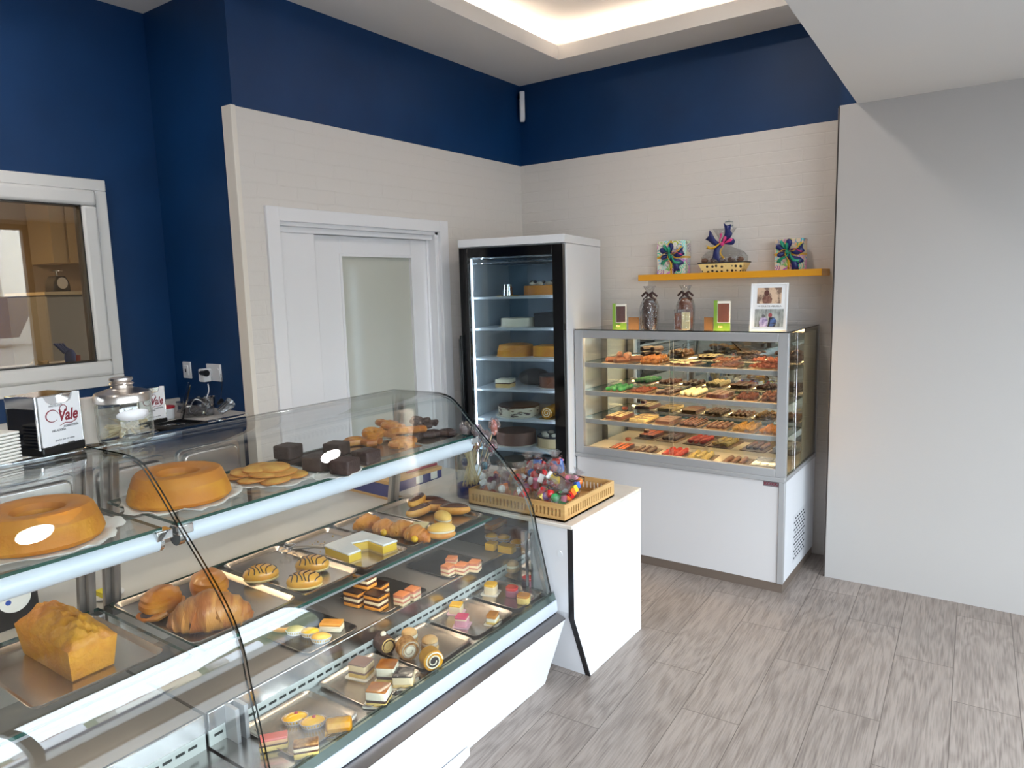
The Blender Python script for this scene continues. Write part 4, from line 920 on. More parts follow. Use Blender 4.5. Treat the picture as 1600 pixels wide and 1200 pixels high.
for i,(u,v,lb) in enumerate([(628,935,'caramel topped layer slice beside the chocolate slices'),(645,927,'caramel topped square at the right end of the slice tray')]):
    q = at(u,v,Sp+0.02); layered('caramel_slice',lb,q.x,q.y,Sp,0.048,0.044,lay2,0.1,'caramel layer slices on the step')
for i,(u,v,lb) in enumerate([(700,890,'pale layered slice at the left of the far slice tray'),(722,888,'pale layered slice leaning in the middle of the far slice tray'),(742,884,'pale layered slice at the right of the far slice tray'),(706,878,'pale layered slice at the back of the far slice tray')]):
    q = at(u,v,Sp+0.02); layered('pink_layer_slice',lb,q.x,q.y,Sp,0.044,0.046,lay2,0.15*i,'pale layer slices on the step')
YC = mat('yellow_cake',(246,196,50),0.45,c2=(232,170,30),sc=14)
for i,(u,v,lb,kind) in enumerate([(768,853,'yellow cube cake at the front left beyond the end pane','c'),(792,857,'wider yellow cake block at the front beyond the end pane','w'),(808,848,'round yellow cake in a white cup at the right beyond the end pane','r'),(787,840,'round yellow tart behind the yellow block','r'),(768,838,'pale yellow round cake at the back of the yellow tray','r')]):
    q = at(u,v,Sp+0.015)
    if kind == 'r': papercup('yellow_cake_cup',lb,q.x,q.y,0,YC,group='small yellow cakes beyond the end pane',a=0.03,b=0.028,s=1.1)
    else: layered('yellow_cake',lb,q.x,q.y,Sp,0.045 if kind=='c' else 0.07,0.045,[('cake',0.026,YC),('glaze',0.006,YGLAZE)],0.1,'small yellow cakes beyond the end pane')
q = at(800,822,Sp); layered('reflected_orange_bar','long orange pastry standing for a reflection at the back of the yellow tray',-2.02,2.66,Sp,0.05,0.12,[('pastry',0.018,CRUSTL),('orange_glaze',0.006,mat('orange_glaze',(238,150,20),0.2,coat=0.5))],0,'small yellow cakes beyond the end pane')  # solid bar stands for an orange reflection in the end pane

# deck trays
names = ['oval egg tarts and layer cakes','the four square mousse cakes','cream puffs and roll slices','three glazed squares','the red and yellow small cakes']
for i,(ya,yb) in enumerate([(1.085,1.325),(1.36,1.60),(1.612,1.865),(1.878,2.115),(2.135,2.325)]):
    tray('steel tray on the cold deck with '+names[i], -1.775,ya,-1.527,yb,Dz,TRAY,0.009,'steel trays on the cold deck')
tray('dark steel tray on the deck beyond the end pane', -1.77,2.365,-1.63,2.60,Dz,TRAY,0.009,'steel trays on the cold deck')
Dp = Dz+0.002
def pos(u, v, dz=0.0): q = at(u, v, Dp+dz); return q.x, q.y
PINKS = mat('pink_sponge',(222,170,120),0.6)
x,y = pos(428,1160,0.015); layered('pink_slice','pink topped layer cake slice behind the glass joint',x,y,Dp,0.075,0.032,[('sponge',0.014,mat('yellow_sponge',(232,196,110),0.7,bump=0.3,bsc=90)),('filling',0.005,MD),('sponge',0.010,PINKS),('pink_top',0.007,mat('pink_top',(226,120,110),0.3,coat=0.3))],0.9,'small cakes on the first deck tray')
for (u,v,lb) in ((461,1122,'oval egg yolk tart with a cherry, the left one of the pair'),(489,1128,'oval egg yolk tart with a cherry, the right one of the pair')):
    x,y = pos(u,v,0.012); t = papercup('egg_tart',lb,x,y,0.9,YGLAZE,a=0.038,b=0.026,z=Dp,group='oval egg tarts in clear cups',topper=mat('cherry',(176,60,60),0.2,coat=0.5),toppername='cherry')
    for ch in t.children:
        if ch.name.startswith('paper_cup'): ch.data.materials[0] = mat('sugar_cup',(232,214,200),0.5,bump=0.3,bsc=90)
x,y = pos(479,1172,0.015); layered('nut_slice','nut sprinkled layer slice at the front of the first deck tray',x,y,Dp,0.066,0.032,[('sponge',0.016,mat('yellow_sponge')),('filling',0.005,MD),('cream_layer',0.010,MW),('filling',0.004,MD),('nut_top',0.007,NUTS)],0.85,'small cakes on the first deck tray')
x,y = pos(530,1137,0.012); t = thing('yolk_roll','fat golden egg yolk roll at the front right of the first deck tray','pastry',(x,y,Dp),0.8,'small cakes on the first deck tray')
MB().tube([(-0.036,0,0.022),(-0.031,0,0.022),(0.031,0,0.022),(0.036,0,0.022)],[0.014,0.022,0.022,0.014],8).build('roll', YOLK, t, bevel=0.002)
MB().rbox(-0.04,-0.02,0,0.04,0.02,0.0015,0.005).build('gold_board', GOLDB, t)
wb = mat('board_white',(238,230,214),0.4)
x,y = pos(565,1048,0.012); layered('mocha_square','mocha topped cream square at the back left of its tray',x,y,Dp,0.050,0.046,[('sponge',0.010,SPONGE),('filling',0.005,MOCHA),('cream_layer',0.016,MW),('mocha_top',0.004,MOCHA)],0.25,'square mousse cakes on the second deck tray',wb,sc=1.3)
x,y = pos(606,1055,0.015); layered('toasted_square','white cream square with toasted orange top',x,y,Dp,0.046,0.044,[('sponge',0.010,mat('yellow_sponge')),('chocolate_layer',0.007,CHOC),('cream_layer',0.022,CREAM),('toasted_top',0.003,TOAST)],0.5,'square mousse cakes on the second deck tray',wb,sc=1.3)
x,y = pos(630,1067,0.012); layered('blackberry_square','cream square with a glossy black berry top',x-0.008,y+0.012,Dp,0.050,0.046,[('sponge',0.008,SPONGE),('cream_layer',0.019,MW),('black_top',0.004,BLACKJ)],0.6,'square mousse cakes on the second deck tray',wb,sc=1.3)
x,y = pos(598,1095,0.015); layered('caramel_square','white cream square with caramel top at the tray front',x-0.022,y+0.006,Dp,0.050,0.044,[('sponge',0.008,mat('yellow_sponge')),('chocolate_layer',0.006,CHOC),('cream_layer',0.020,CREAM),('caramel_top',0.003,TOAST)],0.45,'square mousse cakes on the second deck tray',wb,sc=1.3)
def rollslice(name, label, x, y, rz, m, core, r=0.026, w=0.04, spiral=CREAM, top=None):
    t = thing(name, label, 'cake slice', (x,y,Dp), rz, 'roll slices and cream puffs on the third deck tray'); t.scale = (1.3,1.3,1.3)
    MB().cyl((-w/2,0,r*0.96),(w/2,0,r*0.96),r,n=28).build('roll', m, t, bevel=0.002)
    MB().cyl((w/2-0.001,0,r*0.9),(w/2+0.0006,0,r*0.9),r*0.55,n=22).build('core', core, t)
    sp_ = [(w/2+0.0008,(r*0.9-i*r*0.028)*math.cos(i*0.55),r*0.96+(r*0.9-i*r*0.028)*math.sin(i*0.55)) for i in range(24)]
    MB().tube(sp_,0.0018,5).build('spiral', spiral, t)
    if top: MB().ball((0,0,r*2.0),0.008,mi=0,n=12,m=8).build('cream_dot', top, t)
x,y = pos(600,1012,0.012); rollslice('chocolate_roll_slice','dark chocolate roll slice topped with a cream dot',x,y,-0.3,mat('roll_dark',(84,58,48),0.5,bump=0.5,bsc=60),SPONGE,0.024,0.05,SPONGE,CREAM)
x,y = pos(637,1022,0.012); rollslice('nut_roll_slice','nut coated roll slice with a pale spiral',x,y,-0.45,NUTS,CREAM,0.028,0.035,mat('mocha_cream',(196,176,152),0.5))
x,y = pos(674,1038,0.012); rollslice('yolk_roll_slice','yellow striped roll slice with a dark core at the tray front',x,y,-0.45,YOLK,mat('roll_core_dark',(48,40,38),0.5),0.027,0.035,CREAM)
def puff(label, x, y, cm, z=Dp, group='roll slices and cream puffs on the third deck tray'):
    t = thing('cream_puff', label, 'pastry', (x,y,z), 0.4, group); t.scale = (1.35,1.35,1.35)
    MB().ball((0,0,0.011),0.023,0.022,0.013,20,10,zmin=-0.0105).build('puff_base', mat('puff_dough',(220,176,118),0.6,bump=0.4,bsc=70), t)
    MB().ball((0,0,0.021),0.0225,0.0215,0.010,20,8).build('cream', cm, t)
    MB().ball((0,0,0.029),0.021,0.020,0.013,20,10,zmin=-0.002).build('puff_top', mat('puff_dough'), t)
puff('round cream puff with white filling at the back of the third deck tray', *pos(640,1000,0.012), CREAM)
puff('round cream puff with mocha filling at the right of the third deck tray', *pos(672,1012,0.012), mat('mocha_cream'))
x,y = pos(713,952,0.012); layered('yellow_square','white mousse square with yellow glaze beside the pink one',x,y,Dp,0.042,0.040,[('mousse',0.024,MW),('yellow_top',0.007,YGLAZE)],0.4,'glazed squares on the fourth deck tray',mat('pink_cup',(226,186,196),0.6),sc=1.12)
x,y = pos(722,972,0.012); layered('pink_square','cake square with bright pink glaze',x,y,Dp,0.040,0.040,[('sponge',0.022,mat('pink_sponge2',(214,150,160),0.6)),('cream_layer',0.004,MW),('pink_top',0.007,PGLAZE)],0.4,'glazed squares on the fourth deck tray',mat('pink_cup'),sc=1.12)
x,y = pos(770,968,0.012); layered('orange_square','cake square with orange brown glaze standing apart',x,y,Dp,0.034,0.042,[('sponge',0.008,mat('yellow_sponge')),('cream_layer',0.012,CREAM),('orange_top',0.012,mat('amber_glaze',(204,128,24),0.15,coat=0.7))],0.3,'glazed squares on the fourth deck tray',mat('board_white'),sc=1.12)
x,y = pos(767,922,0.012); layered('lemon_cake','pale mousse cake with lemon yellow glaze on the last deck tray',x,y,Dp,0.040,0.038,[('mousse',0.024,MW),('yellow_top',0.007,YGLAZE)],0.3,'glazed cakes on the last deck tray',mat('board_white'),r=0.010,sc=1.3)
x,y = pos(800,926,0.012); layered('berry_cake','small dark pink cake with red berry glaze',x,y,Dp,0.038,0.036,[('mousse',0.020,mat('berry_mousse',(168,96,110),0.5)),('red_top',0.009,RGLAZE)],0.3,'glazed cakes on the last deck tray',None,r=0.012,sc=1.3)
x,y = pos(818,938,0.010); layered('caramel_cake','small cake with golden caramel glaze beside the end pane',x,y,Dp,0.040,0.036,[('sponge',0.020,mat('yellow_sponge')),('caramel_top',0.007,mat('amber_glaze'))],0.3,'glazed cakes on the last deck tray',None,r=0.010,sc=1.3)
puff('single golden cream puff on the tray beyond the end pane', *[c for c in at(801,890,Dp+0.012).xy], CREAM, Dp, 'pastries beyond the end pane')
# ------------------------------------------------------------------ chocolates in the showcase
BOARD = mat('brown_board',(126,98,72),0.45,c2=(110,84,60),sc=12)
def foil(nm, c, c2): return mat(nm, c, 0.22, 0.35, c2=c2, sc=60, bump=0.9, bsc=90, coat=0.5)
GF = foil('green_foil',(20,150,58),(60,200,110)); RF = foil('red_foil',(214,26,16),(240,80,40)); GO = foil('gold_foil',(222,178,60),(250,230,150)); SF = foil('silver_foil',(206,206,208),(246,246,248))
WC = mat('white_chocolate',(240,222,166),0.35,bump=0.15,bsc=50); CN = mat('caramel_nut',(206,128,36),0.3,c2=(120,66,24),sc=70,bump=0.7,bsc=80,coat=0.4)
DCH = mat('showcase_dark_chocolate',(64,32,20),0.3,c2=(86,44,26),sc=40,bump=0.3,bsc=60); ORB = mat('orange_chocolate',(122,72,46),0.4,c2=(96,52,32),sc=50,bump=0.4,bsc=60)
ORS = mat('orange_stripe',(230,110,50),0.35,coat=0.3)
def piece_mesh(kind, ms):
    if kind == 'cube': return MB().rbox(-.5,-.5,0,.5,.5,.72,.12,k=2)
    if kind == 'bar': return MB().rbox(-.5,-.5,0,.5,.5,.55,.06,k=2).box(-.36,-.47,.55,-.10,.47,.60,1).box(.10,-.47,.55,.36,.47,.60,1)
    if kind == 'slab': return MB().rbox(-.5,-.5,0,.5,.5,.5,.06,k=2).box(-.47,-.2,.5,.47,-.05,.53,1).box(-.47,.15,.5,.47,.35,.53,1)
    if kind == 'log': return MB().tube([(0,-.5,.3),(0,-.42,.3),(0,.42,.3),(0,.5,.3)],[.2,.36,.36,.2],8)
    if kind == 'ball': return MB().ball((0,0,.42),.46,.46,.42,12,8,fn=lambda p:1+.08*math.sin(9*p[0]+3)*math.sin(8*p[1]+7*p[2]))
    if kind == 'cherry': return MB().ball((0,0,.34),.5,.5,.34,12,8).ball((0,0,.62),.2,.2,.16,8,6,mi=1)
    if kind == 'wrap':
        m = MB().ball((0,0,.38),.48,.40,.38,12,8,fn=lambda p:1+.10*math.sin(11*p[0])*math.sin(9*p[2]+2))
        return m
    if kind == 'rock': return MB().ball((0,0,.32),.5,.38,.34,11,8,fn=lambda p:1+.22*math.sin(6*p[0]+2*p[1])+.15*math.sin(9*p[1]+5*p[2]))
    if kind == 'flake': return MB().tube([(-.5,-.1,.16),(-.2,.05,.24),(.2,-.05,.2),(.5,.12,.14)],[.08,.2,.2,.06],7,flat=.7)
def choc_tray(words, x, y, z, kind, ms, rows, cols, sx, sy, sz, plural, jitter=0.0, layers=1, rz=0.03, bw=0.135, bd=0.235, where=''):
    b = MB().box(-bw/2,-bd/2,0,bw/2,bd/2,0.004).build('serving_board', BOARD, bevel=0.001, loc=(x,y,z)); b.rotation_euler.z = rz
    tag(b, 'flat brown board under the %s, %s' % (words, where), 'board', 'serving boards in the showcase')
    first = None; n = 0; one = {'dark chocolate flakes heaped up':'heaped dark chocolate flake','nougat bars with white stripes':'nougat bar with white stripes','pale nougat blocks with dark stripes':'pale nougat block with dark stripes','silver foil cubes':'silver foil cube'}.get(words, words[:-1])
    for l in range(layers):
        for r in range(rows):
            for c in range(cols-(1 if l else 0)):
                px = (r-(rows-1)/2)*sx*1.04 + random.uniform(-jitter,jitter); py = (c-(cols-1-(0))/2)*sy*1.05 + (sy*0.5 if l else 0) + random.uniform(-jitter,jitter)
                if first is None: o = first = piece_mesh(kind, ms).build(plural[0], ms, bevel=0)
                else: o = first.copy(); C.objects.link(o)
                ca, sa = math.cos(rz), math.sin(rz)
                o.location = (x+px*ca-py*sa, y+px*sa+py*ca, z+0.0042+l*sz*0.5); o.scale = (sx*0.96, sy*0.96, sz)
                o.rotation_euler.z = rz + (random.uniform(-0.9,0.9) if jitter else 0)
                cw = {1:['middle column'],2:['left column','right column'],3:['left column','middle column','right column'],4:['far left column','centre left column','centre right column','far right column']}[rows][r]
                rw = ['front','second','third','fourth','fifth','sixth','seventh'][c]+' row'
                tag(o, '%s, %s, %s, %s%s' % (one, rw, cw, 'upper layer, ' if l else '', where), 'chocolate', '%s, %s' % (words, where)); n += 1
YCt = 3.90
Z1, Z2, Z3, Z0 = 1.1815, 1.0085, 0.8365, 0.6415
w1 = 'top showcase shelf'
choc_tray('brown chocolate sheets', -1.945,YCt,Z1,'log',[mat('sheet_choc',(98,58,40),0.4,c2=(132,84,58),sc=20,bump=0.4,bsc=40)],2,2,0.055,0.11,0.05,('chocolate_sheet',),0.004,2,-0.3,0.15,0.23,w1)
choc_tray('glossy caramel nut clusters', -1.745,YCt,Z1,'rock',[CN],3,5,0.036,0.042,0.036,('nut_cluster',),0.004,2,0.0,0.14,0.23,w1)
choc_tray('white and dark chocolate strips', -1.56,YCt,Z1,'bar',[DCH,WC],2,2,0.055,0.10,0.022,('chocolate_strip',),0.003,1,-0.15,0.14,0.24,w1)
choc_tray('reddish milk chocolate flakes', -1.31,YCt,Z1,'flake',[ORB],4,5,0.034,0.04,0.05,('chocolate_flake',),0.008,2,0.1,0.14,0.22,w1)
choc_tray('dark chocolate flakes heaped up', -1.085,YCt,Z1,'flake',[MILKR],4,6,0.036,0.034,0.06,('chocolate_flake',),0.008,2,-0.1,0.15,0.23,w1)
w2 = 'second showcase shelf'; xs = (-1.975,-1.815,-1.66,-1.505,-1.35,-1.195,-1.055)
choc_tray('green foil sweets', xs[0],YCt,Z2,'wrap',[GF],3,5,0.037,0.040,0.034,('wrapped_chocolate',),0.003,1,0.05,0.13,0.22,w2)
choc_tray('small reddish pralines', xs[1],YCt,Z2,'rock',[MILKR],3,5,0.032,0.036,0.026,('praline',),0.003,1,0.0,0.13,0.22,w2)
choc_tray('ribbed dark chocolate sticks', xs[2],YCt,Z2,'log',[DCH],2,7,0.05,0.026,0.03,('chocolate_stick',),0.001,1,0.0,0.13,0.22,w2)
choc_tray('white chocolate balls', xs[3],YCt,Z2,'ball',[WC],3,6,0.034,0.033,0.034,('white_truffle',),0.001,1,0.0,0.13,0.22,w2)
choc_tray('brown ridged pralines', xs[4],YCt,Z2,'cube',[mat('ridged_choc',(98,56,42),0.4,bump=0.3,bsc=60)],3,6,0.033,0.030,0.028,('praline',),0.001,1,0.0,0.135,0.22,w2)
choc_tray('rough brown rock chocolates', xs[5],YCt,Z2,'rock',[mat('rock_choc',(112,60,44),0.45,bump=0.6,bsc=70)],3,5,0.034,0.034,0.032,('rock_chocolate',),0.005,1,0.1,0.13,0.22,w2)
choc_tray('orange brown rock chocolates', xs[6],YCt,Z2,'rock',[ORB],3,5,0.033,0.036,0.034,('rock_chocolate',),0.005,2,0.1,0.12,0.22,w2)
w3 = 'third showcase shelf'
choc_tray('nougat bars with white stripes', xs[0],YCt,Z3,'bar',[MILK,WC],2,1,0.052,0.19,0.034,('nougat_bar',),0.0,1,0.0,0.13,0.23,w3)
choc_tray('pale nougat blocks with dark stripes', xs[1],YCt,Z3,'slab',[mat('pale_nougat',(232,202,130),0.5),DCH],2,3,0.05,0.066,0.034,('nougat_block',),0.0,1,0.0,0.13,0.23,w3)
choc_tray('plain milk nougat blocks', xs[2],YCt,Z3,'slab',[ORB,ORB],1,1,0.10,0.19,0.034,('nougat_slab',),0.0,1,0.0,0.13,0.23,w3)
choc_tray('dark cherry pralines', xs[3],YCt,Z3,'cherry',[DCH,mat('praline_top',(150,96,84),0.3)],4,6,0.027,0.032,0.028,('cherry_praline',),0.0,1,0.0,0.13,0.23,w3)
choc_tray('milk chocolate ingots', xs[4],YCt,Z3,'log',[ORB],4,3,0.028,0.055,0.026,('chocolate_ingot',),0.0,1,0.0,0.13,0.23,w3)
choc_tray('nut and dark chocolate bites', xs[5],YCt,Z3,'rock',[mat('nut_bite',(72,42,26),0.35,c2=(216,160,60),sc=30,lo=0.45,hi=0.55,bump=0.5,bsc=60)],3,6,0.036,0.033,0.036,('nut_bite',),0.002,1,0.0,0.13,0.23,w3)
choc_tray('golden praline bites', xs[6],YCt,Z3,'rock',[mat('golden_bite',(196,130,40),0.35,c2=(150,84,26),sc=40,bump=0.6,bsc=60)],3,6,0.034,0.033,0.032,('golden_bite',),0.002,1,0.0,0.12,0.23,w3)
w4 = 'showcase floor'
choc_tray('orange striped chocolate bars', -1.955,3.88,Z0,'bar',[DCH,ORS],2,1,0.052,0.17,0.036,('striped_bar',),0.0,1,0.05,0.14,0.23,w4)
choc_tray('dark chocolate finger bars', -1.80,3.885,Z0,'log',[DCH],3,1,0.036,0.17,0.038,('finger_bar',),0.0,1,0.05,0.14,0.23,w4)
choc_tray('red foil sweets', -1.615,3.89,Z0,'wrap',[RF],3,5,0.038,0.037,0.040,('wrapped_chocolate',),0.003,1,0.05,0.145,0.23,w4)
choc_tray('gold and white foil sweets', -1.455,3.89,Z0,'wrap',[GO],3,5,0.038,0.037,0.038,('wrapped_chocolate',),0.003,1,0.05,0.145,0.23,w4)
choc_tray('milk chocolate finger bars', -1.255,3.89,Z0,'log',[ORB],3,1,0.038,0.17,0.034,('finger_bar',),0.0,1,0.05,0.15,0.23,w4)
choc_tray('silver foil cubes', -1.085,3.88,Z0,'cube',[SF],3,5,0.040,0.038,0.036,('wrapped_chocolate',),0.001,1,0.05,0.15,0.23,w4)
for (x, z) in ((-1.975,Z3+0.038),(-1.955,Z0+0.040)):
    o = MB().rbox(-.014,-.014,0,.014,.014,.02,.003).build('praline', MILKR, bevel=0.003, loc=(x-0.0,3.965,z)); tag(o, 'single square praline set on top of the %s' % ('white striped bars' if z > .7 else 'orange striped bars'), 'chocolate')

# ------------------------------------------------------------------ on top of the showcase
ZT = SZT+0.0005
GRN = mat('lime_card',(112,148,34),0.5); KR = mat('kraft_tag',(122,88,56),0.75); BARC = mat('bar_choc',(78,42,34),0.35)
CLB = glass('clear_wrap',(236,236,236),1.0,0.05,bump=0.8,bsc=60,f0=0.12)
def choc_bar_box(label, x, y, rz, w=0.08, h=0.145, d=0.03, barm=BARC):
    t = thing('chocolate_bar_box', label, 'box', (x,y,ZT), rz, 'lime green chocolate bar boxes')
    MB().box(-w/2,0.0,0,w/2,d,h).build('window_box', mat('box_cream',(226,220,206),0.5), t, bevel=0.001)
    MB().box(-w/2-0.0006,-0.0006,0,-w/2+0.018,d+0.0006,h*1.03).box(-w/2+0.018,-0.0008,0,w/2+0.0004,0.001,h*0.25).build('green_sleeve', GRN, t)
    b_ = MB().box(-w/2+0.022,-0.004,h*0.28,w/2-0.006,0.001,h*0.92)
    for i in range(3):
        for j in range(4): b_.box(-w/2+0.024+i*0.0165,-0.006,h*0.30+j*0.0225,-w/2+0.038+i*0.0165,-0.003,h*0.30+j*0.0225+0.019)
    b_.build('chocolate_bar', barm, t)
    MB().rbox(-0.012,-0.002,0,0.012,-0.001,0.001,0.0003).build('seal', GO, t) if False else MB().prism(rrect(-0.02,0.012,0.004,0.024,0.004),-0.0025,-0.0009,'y').build('gold_seal', GO, t)
    return t
q = at(968,517,ZT); choc_bar_box('lime green chocolate bar box standing at the left end of the showcase top', aty(968,500,3.79).x, 3.79, 0.4)
q = at(1120,515,ZT); choc_bar_box('lime green box with a lighter milk chocolate bar, right of the kraft tag', aty(1128,500,3.80).x, 3.80, 0.25, 0.085,0.155,0.04,mat('bar_milk',(122,66,44),0.35))
for (u,v,lb,rz) in ((988,513,'kraft brown card leaning beside the left green box',0.1),(1105,514,'kraft brown card left of the second green box',-0.4)):
    q = at(u,v,ZT); tag(MB().box(-0.032,0,0,0.032,0.003,0.068).build('kraft_card', KR, loc=(aty(u+2,500,3.82).x,3.82,ZT)), lb, 'card', 'kraft cards on the showcase').rotation_euler.z = rz
RIB = mat('brown_ribbon',(58,34,32),0.45)
def bow(parent, c, s, m, name='bow', n=4, seed=0):
    rnd = random.Random(seed); mb = MB(); c = Vector(c)
    for i in range(n):
        a = i*2*PI/n+0.4+rnd.uniform(-.2,.2); L_ = s*rnd.uniform(.8,1.1)
        pts = []
        for k_ in range(9):
            u_ = k_/8; r_ = L_*math.sin(u_*PI); ang = a+(u_-0.5)*0.7
            pts.append(c+Vector((r_*math.cos(ang), -0.25*s*math.sin(u_*PI)-0.002, r_*math.sin(ang))))
        mb.tube(pts, s*0.17, 6, flat=0.25)
    return mb.build(name, m, parent)
def choc_bag(label, x, y, inner, front=None):
    t = thing('chocolate_figure_bag', label, 'bag', (x,y,ZT), 0, 'clear bags tied with brown ribbon')
    MB().lathe([(0.001,0.002),(0.036,0.002),(0.041,0.03),(0.042,0.09),(0.036,0.125),(0.02,0.145),(0.001,0.148)],18).build('chocolate_figure', inner, t)
    def wob(r, z, a, j): return r*(1+0.06*math.sin(7*a+j)), z
    MB().lathe([(0.001,0.0),(0.046,0.0),(0.052,0.04),(0.051,0.11),(0.036,0.145),(0.012,0.162),(0.018,0.18),(0.034,0.205)],20,wob=wob).build('clear_bag', CLB, t)
    MB().tube([(-0.045,0,0.158),(-0.02,-0.008,0.175),(0,-0.012,0.163),(0.02,-0.008,0.175),(0.045,0,0.155)],0.006,7).tube([(0,-0.012,0.163),(-0.03,-0.018,0.140)],0.005,6).tube([(0,-0.012,0.163),(0.042,-0.018,0.138)],0.005,6).tube([(0.013*math.cos(a),0.013*math.sin(a),0.162) for a in [i*PI/6 for i in range(12)]],0.006,6,closed=True).build('ribbon', RIB, t)
    if front:
        front(t)
    return t
q = at(1015,517,ZT); t_ = choc_bag('clear bag with a dark chocolate figure and brown bow, left of the pair', aty(1015,500,3.81).x, 3.81, mat('figure_dark',(62,40,34),0.25,c2=(84,58,48),sc=30,bump=0.3,bsc=40)); t_.scale=(1.05,1,1.2)
q = at(1070,516,ZT); t_ = choc_bag('clear bag with a milk chocolate figure and brown bow, behind the small bars', aty(1071,500,3.84).x, 3.84, MILK); t_.scale=(1.0,1,1.2)
q = at(1066,517,ZT); t = thing('chocolate_bar_pack','clear pack holding one brown and one white chocolate bar','chocolate',(aty(1066,500,3.765).x,3.765,ZT),0.2)
MB().box(-0.042,0,0.004,-0.006,0.012,0.095).build('brown_bar', MILK, t, bevel=0.002); MB().box(-0.004,0,0.004,0.040,0.012,0.098).build('white_bar', WC, t, bevel=0.002)
MB().box(-0.045,-0.002,0,0.045,0.014,0.115).build('clear_wrap', CLB, t)
# photo frame, leaning back a little
q = at(1201,516,ZT)
t = thing('photo_frame','white double photo frame with two snapshots on the showcase corner','photo frame',(-1.072,3.80,ZT+0.001),0,None,(math.radians(-7),0,math.radians(3)))
FW_, FH = 0.185, 0.245
fr = MB(); 
fr.box(-FW_/2,0,0,FW_/2,0.012,FH).box(-FW_/2,-0.005,0,-FW_/2+0.008,0,FH).box(FW_/2-0.008,-0.005,0,FW_/2,0,FH).box(-FW_/2+0.008,-0.005,0,FW_/2-0.008,0,0.008).box(-FW_/2+0.008,-0.005,FH-0.008,FW_/2-0.008,0,FH)
fr.build('frame', mat('frame_white',(228,228,230),0.35), t, bevel=0.001)
MB().box(-0.02,0.012,0.02,0.02,0.05,0.03).build('stand', BLACK, t)
def photo(z0, z1, x0, x1, bgm, blobs):
    p_ = MB().box(x0,-0.0012,z0,x1,-0.0002,z1).build('photograph', bgm, t)
    for nm, m, poly in blobs: MB().prism(poly,-0.0020,-0.0012,'y').build(nm, m, p_)
def ell(cx, cz, rx, rz, n=14): return [(cx+rx*math.cos(2*PI*i/n), cz+rz*math.sin(2*PI*i/n)) for i in range(n)]
photo(0.140,0.222,-0.060,0.062,mat('photo_sand',(206,176,150),0.5,c2=(120,96,82),sc=26,lo=.48,hi=.58),[('figure_body',mat('photo_brown',(98,58,48),0.6,c2=(140,100,84),sc=60),[(-0.03,0.142),(0.012,0.142),(0.016,0.165),(0.002,0.182),(-0.02,0.182),(-0.034,0.165)]),('figure_head',mat('photo_hair',(84,46,38),0.6),ell(-0.012,0.195,0.013,0.015))])
photo(0.018,0.112,-0.068,0.076,mat('photo_grey',(168,172,170),0.5,c2=(108,112,110),sc=20,stretch=(3,1,1)),[('figure_left',mat('photo_violet',(92,74,130),0.6,c2=(190,180,210),sc=50),[(-0.042,0.02),(-0.004,0.02),(0.0,0.05),(-0.012,0.068),(-0.035,0.066),(-0.046,0.045)]),('figure_right',mat('photo_black',(34,32,44),0.6,c2=(80,110,170),sc=22,lo=.5,hi=.6),[(-0.002,0.02),(0.034,0.02),(0.044,0.05),(0.03,0.068),(0.006,0.068)]),('head_left',mat('photo_hat',(90,90,96),0.6),ell(-0.024,0.075,0.008,0.009)),('head_right',mat('photo_skin',(150,70,76),0.6),ell(0.01,0.080,0.010,0.011))])
text('frame_caption','MI DULCE ABUELA',0.0115,(0.004,-0.0016,0.126),(1,0,0),(0,0,1),mat('grey_ink',(96,96,100),0.6),t,sx=1.25)

# ------------------------------------------------------------------ yellow shelf with gifts
SHY0, SHZ = 4.222, 1.703
yb_ = YB-0.012
tag(MB().box(-2.005,SHY0,SHZ-0.038,-0.905,yb_-0.0005,SHZ).build('wall_shelf', mat('mustard',(214,150,26),0.4), bevel=0.001), 'long mustard yellow shelf on the white brick wall above the showcase', 'shelf')
NAVY = mat('navy_ribbon',(26,34,96),0.4); GRR = mat('green_ribbon',(24,140,110),0.35); YLR = mat('yellow_ribbon',(226,176,50),0.4); PKR = mat('pink_ribbon',(214,60,130),0.4)
WRAP = mat('wrapping_paper',(226,220,206),0.5)
def confetti(name, base):
    M = mat(name, base, 0.5); nt = M.node_tree; N = nt.nodes; L = nt.links; b = N['Principled BSDF']
    tc = N.new('ShaderNodeTexCoord'); vo = N.new('ShaderNodeTexVoronoi'); vo.inputs['Scale'].default_value = 22; L.new(tc.outputs['Object'], vo.inputs['Vector'])
    m1 = N.new('ShaderNodeMath'); m1.operation = 'MULTIPLY'; L.new(vo.outputs['Distance'], m1.inputs[0]); m1.inputs[1].default_value = 26
    m2 = N.new('ShaderNodeMath'); m2.operation = 'SINE'; L.new(m1.outputs[0], m2.inputs[0]); m3 = N.new('ShaderNodeMath'); m3.operation = 'GREATER_THAN'; L.new(m2.outputs[0], m3.inputs[0]); m3.inputs[1].default_value = 0.15
    hs = N.new('ShaderNodeHueSaturation'); hs.inputs['Saturation'].default_value = 1.0; hs.inputs['Value'].default_value = 0.9; L.new(vo.outputs['Color'], hs.inputs['Color'])
    mx = N.new('ShaderNodeMixRGB'); L.new(m3.outputs[0], mx.inputs[0]); mx.inputs[1].default_value = lin(base); L.new(hs.outputs[0], mx.inputs[2]); L.new(mx.outputs[0], b.inputs['Base Color'])
    return M
CONF = confetti('swirl_wrapping',(232,226,214))
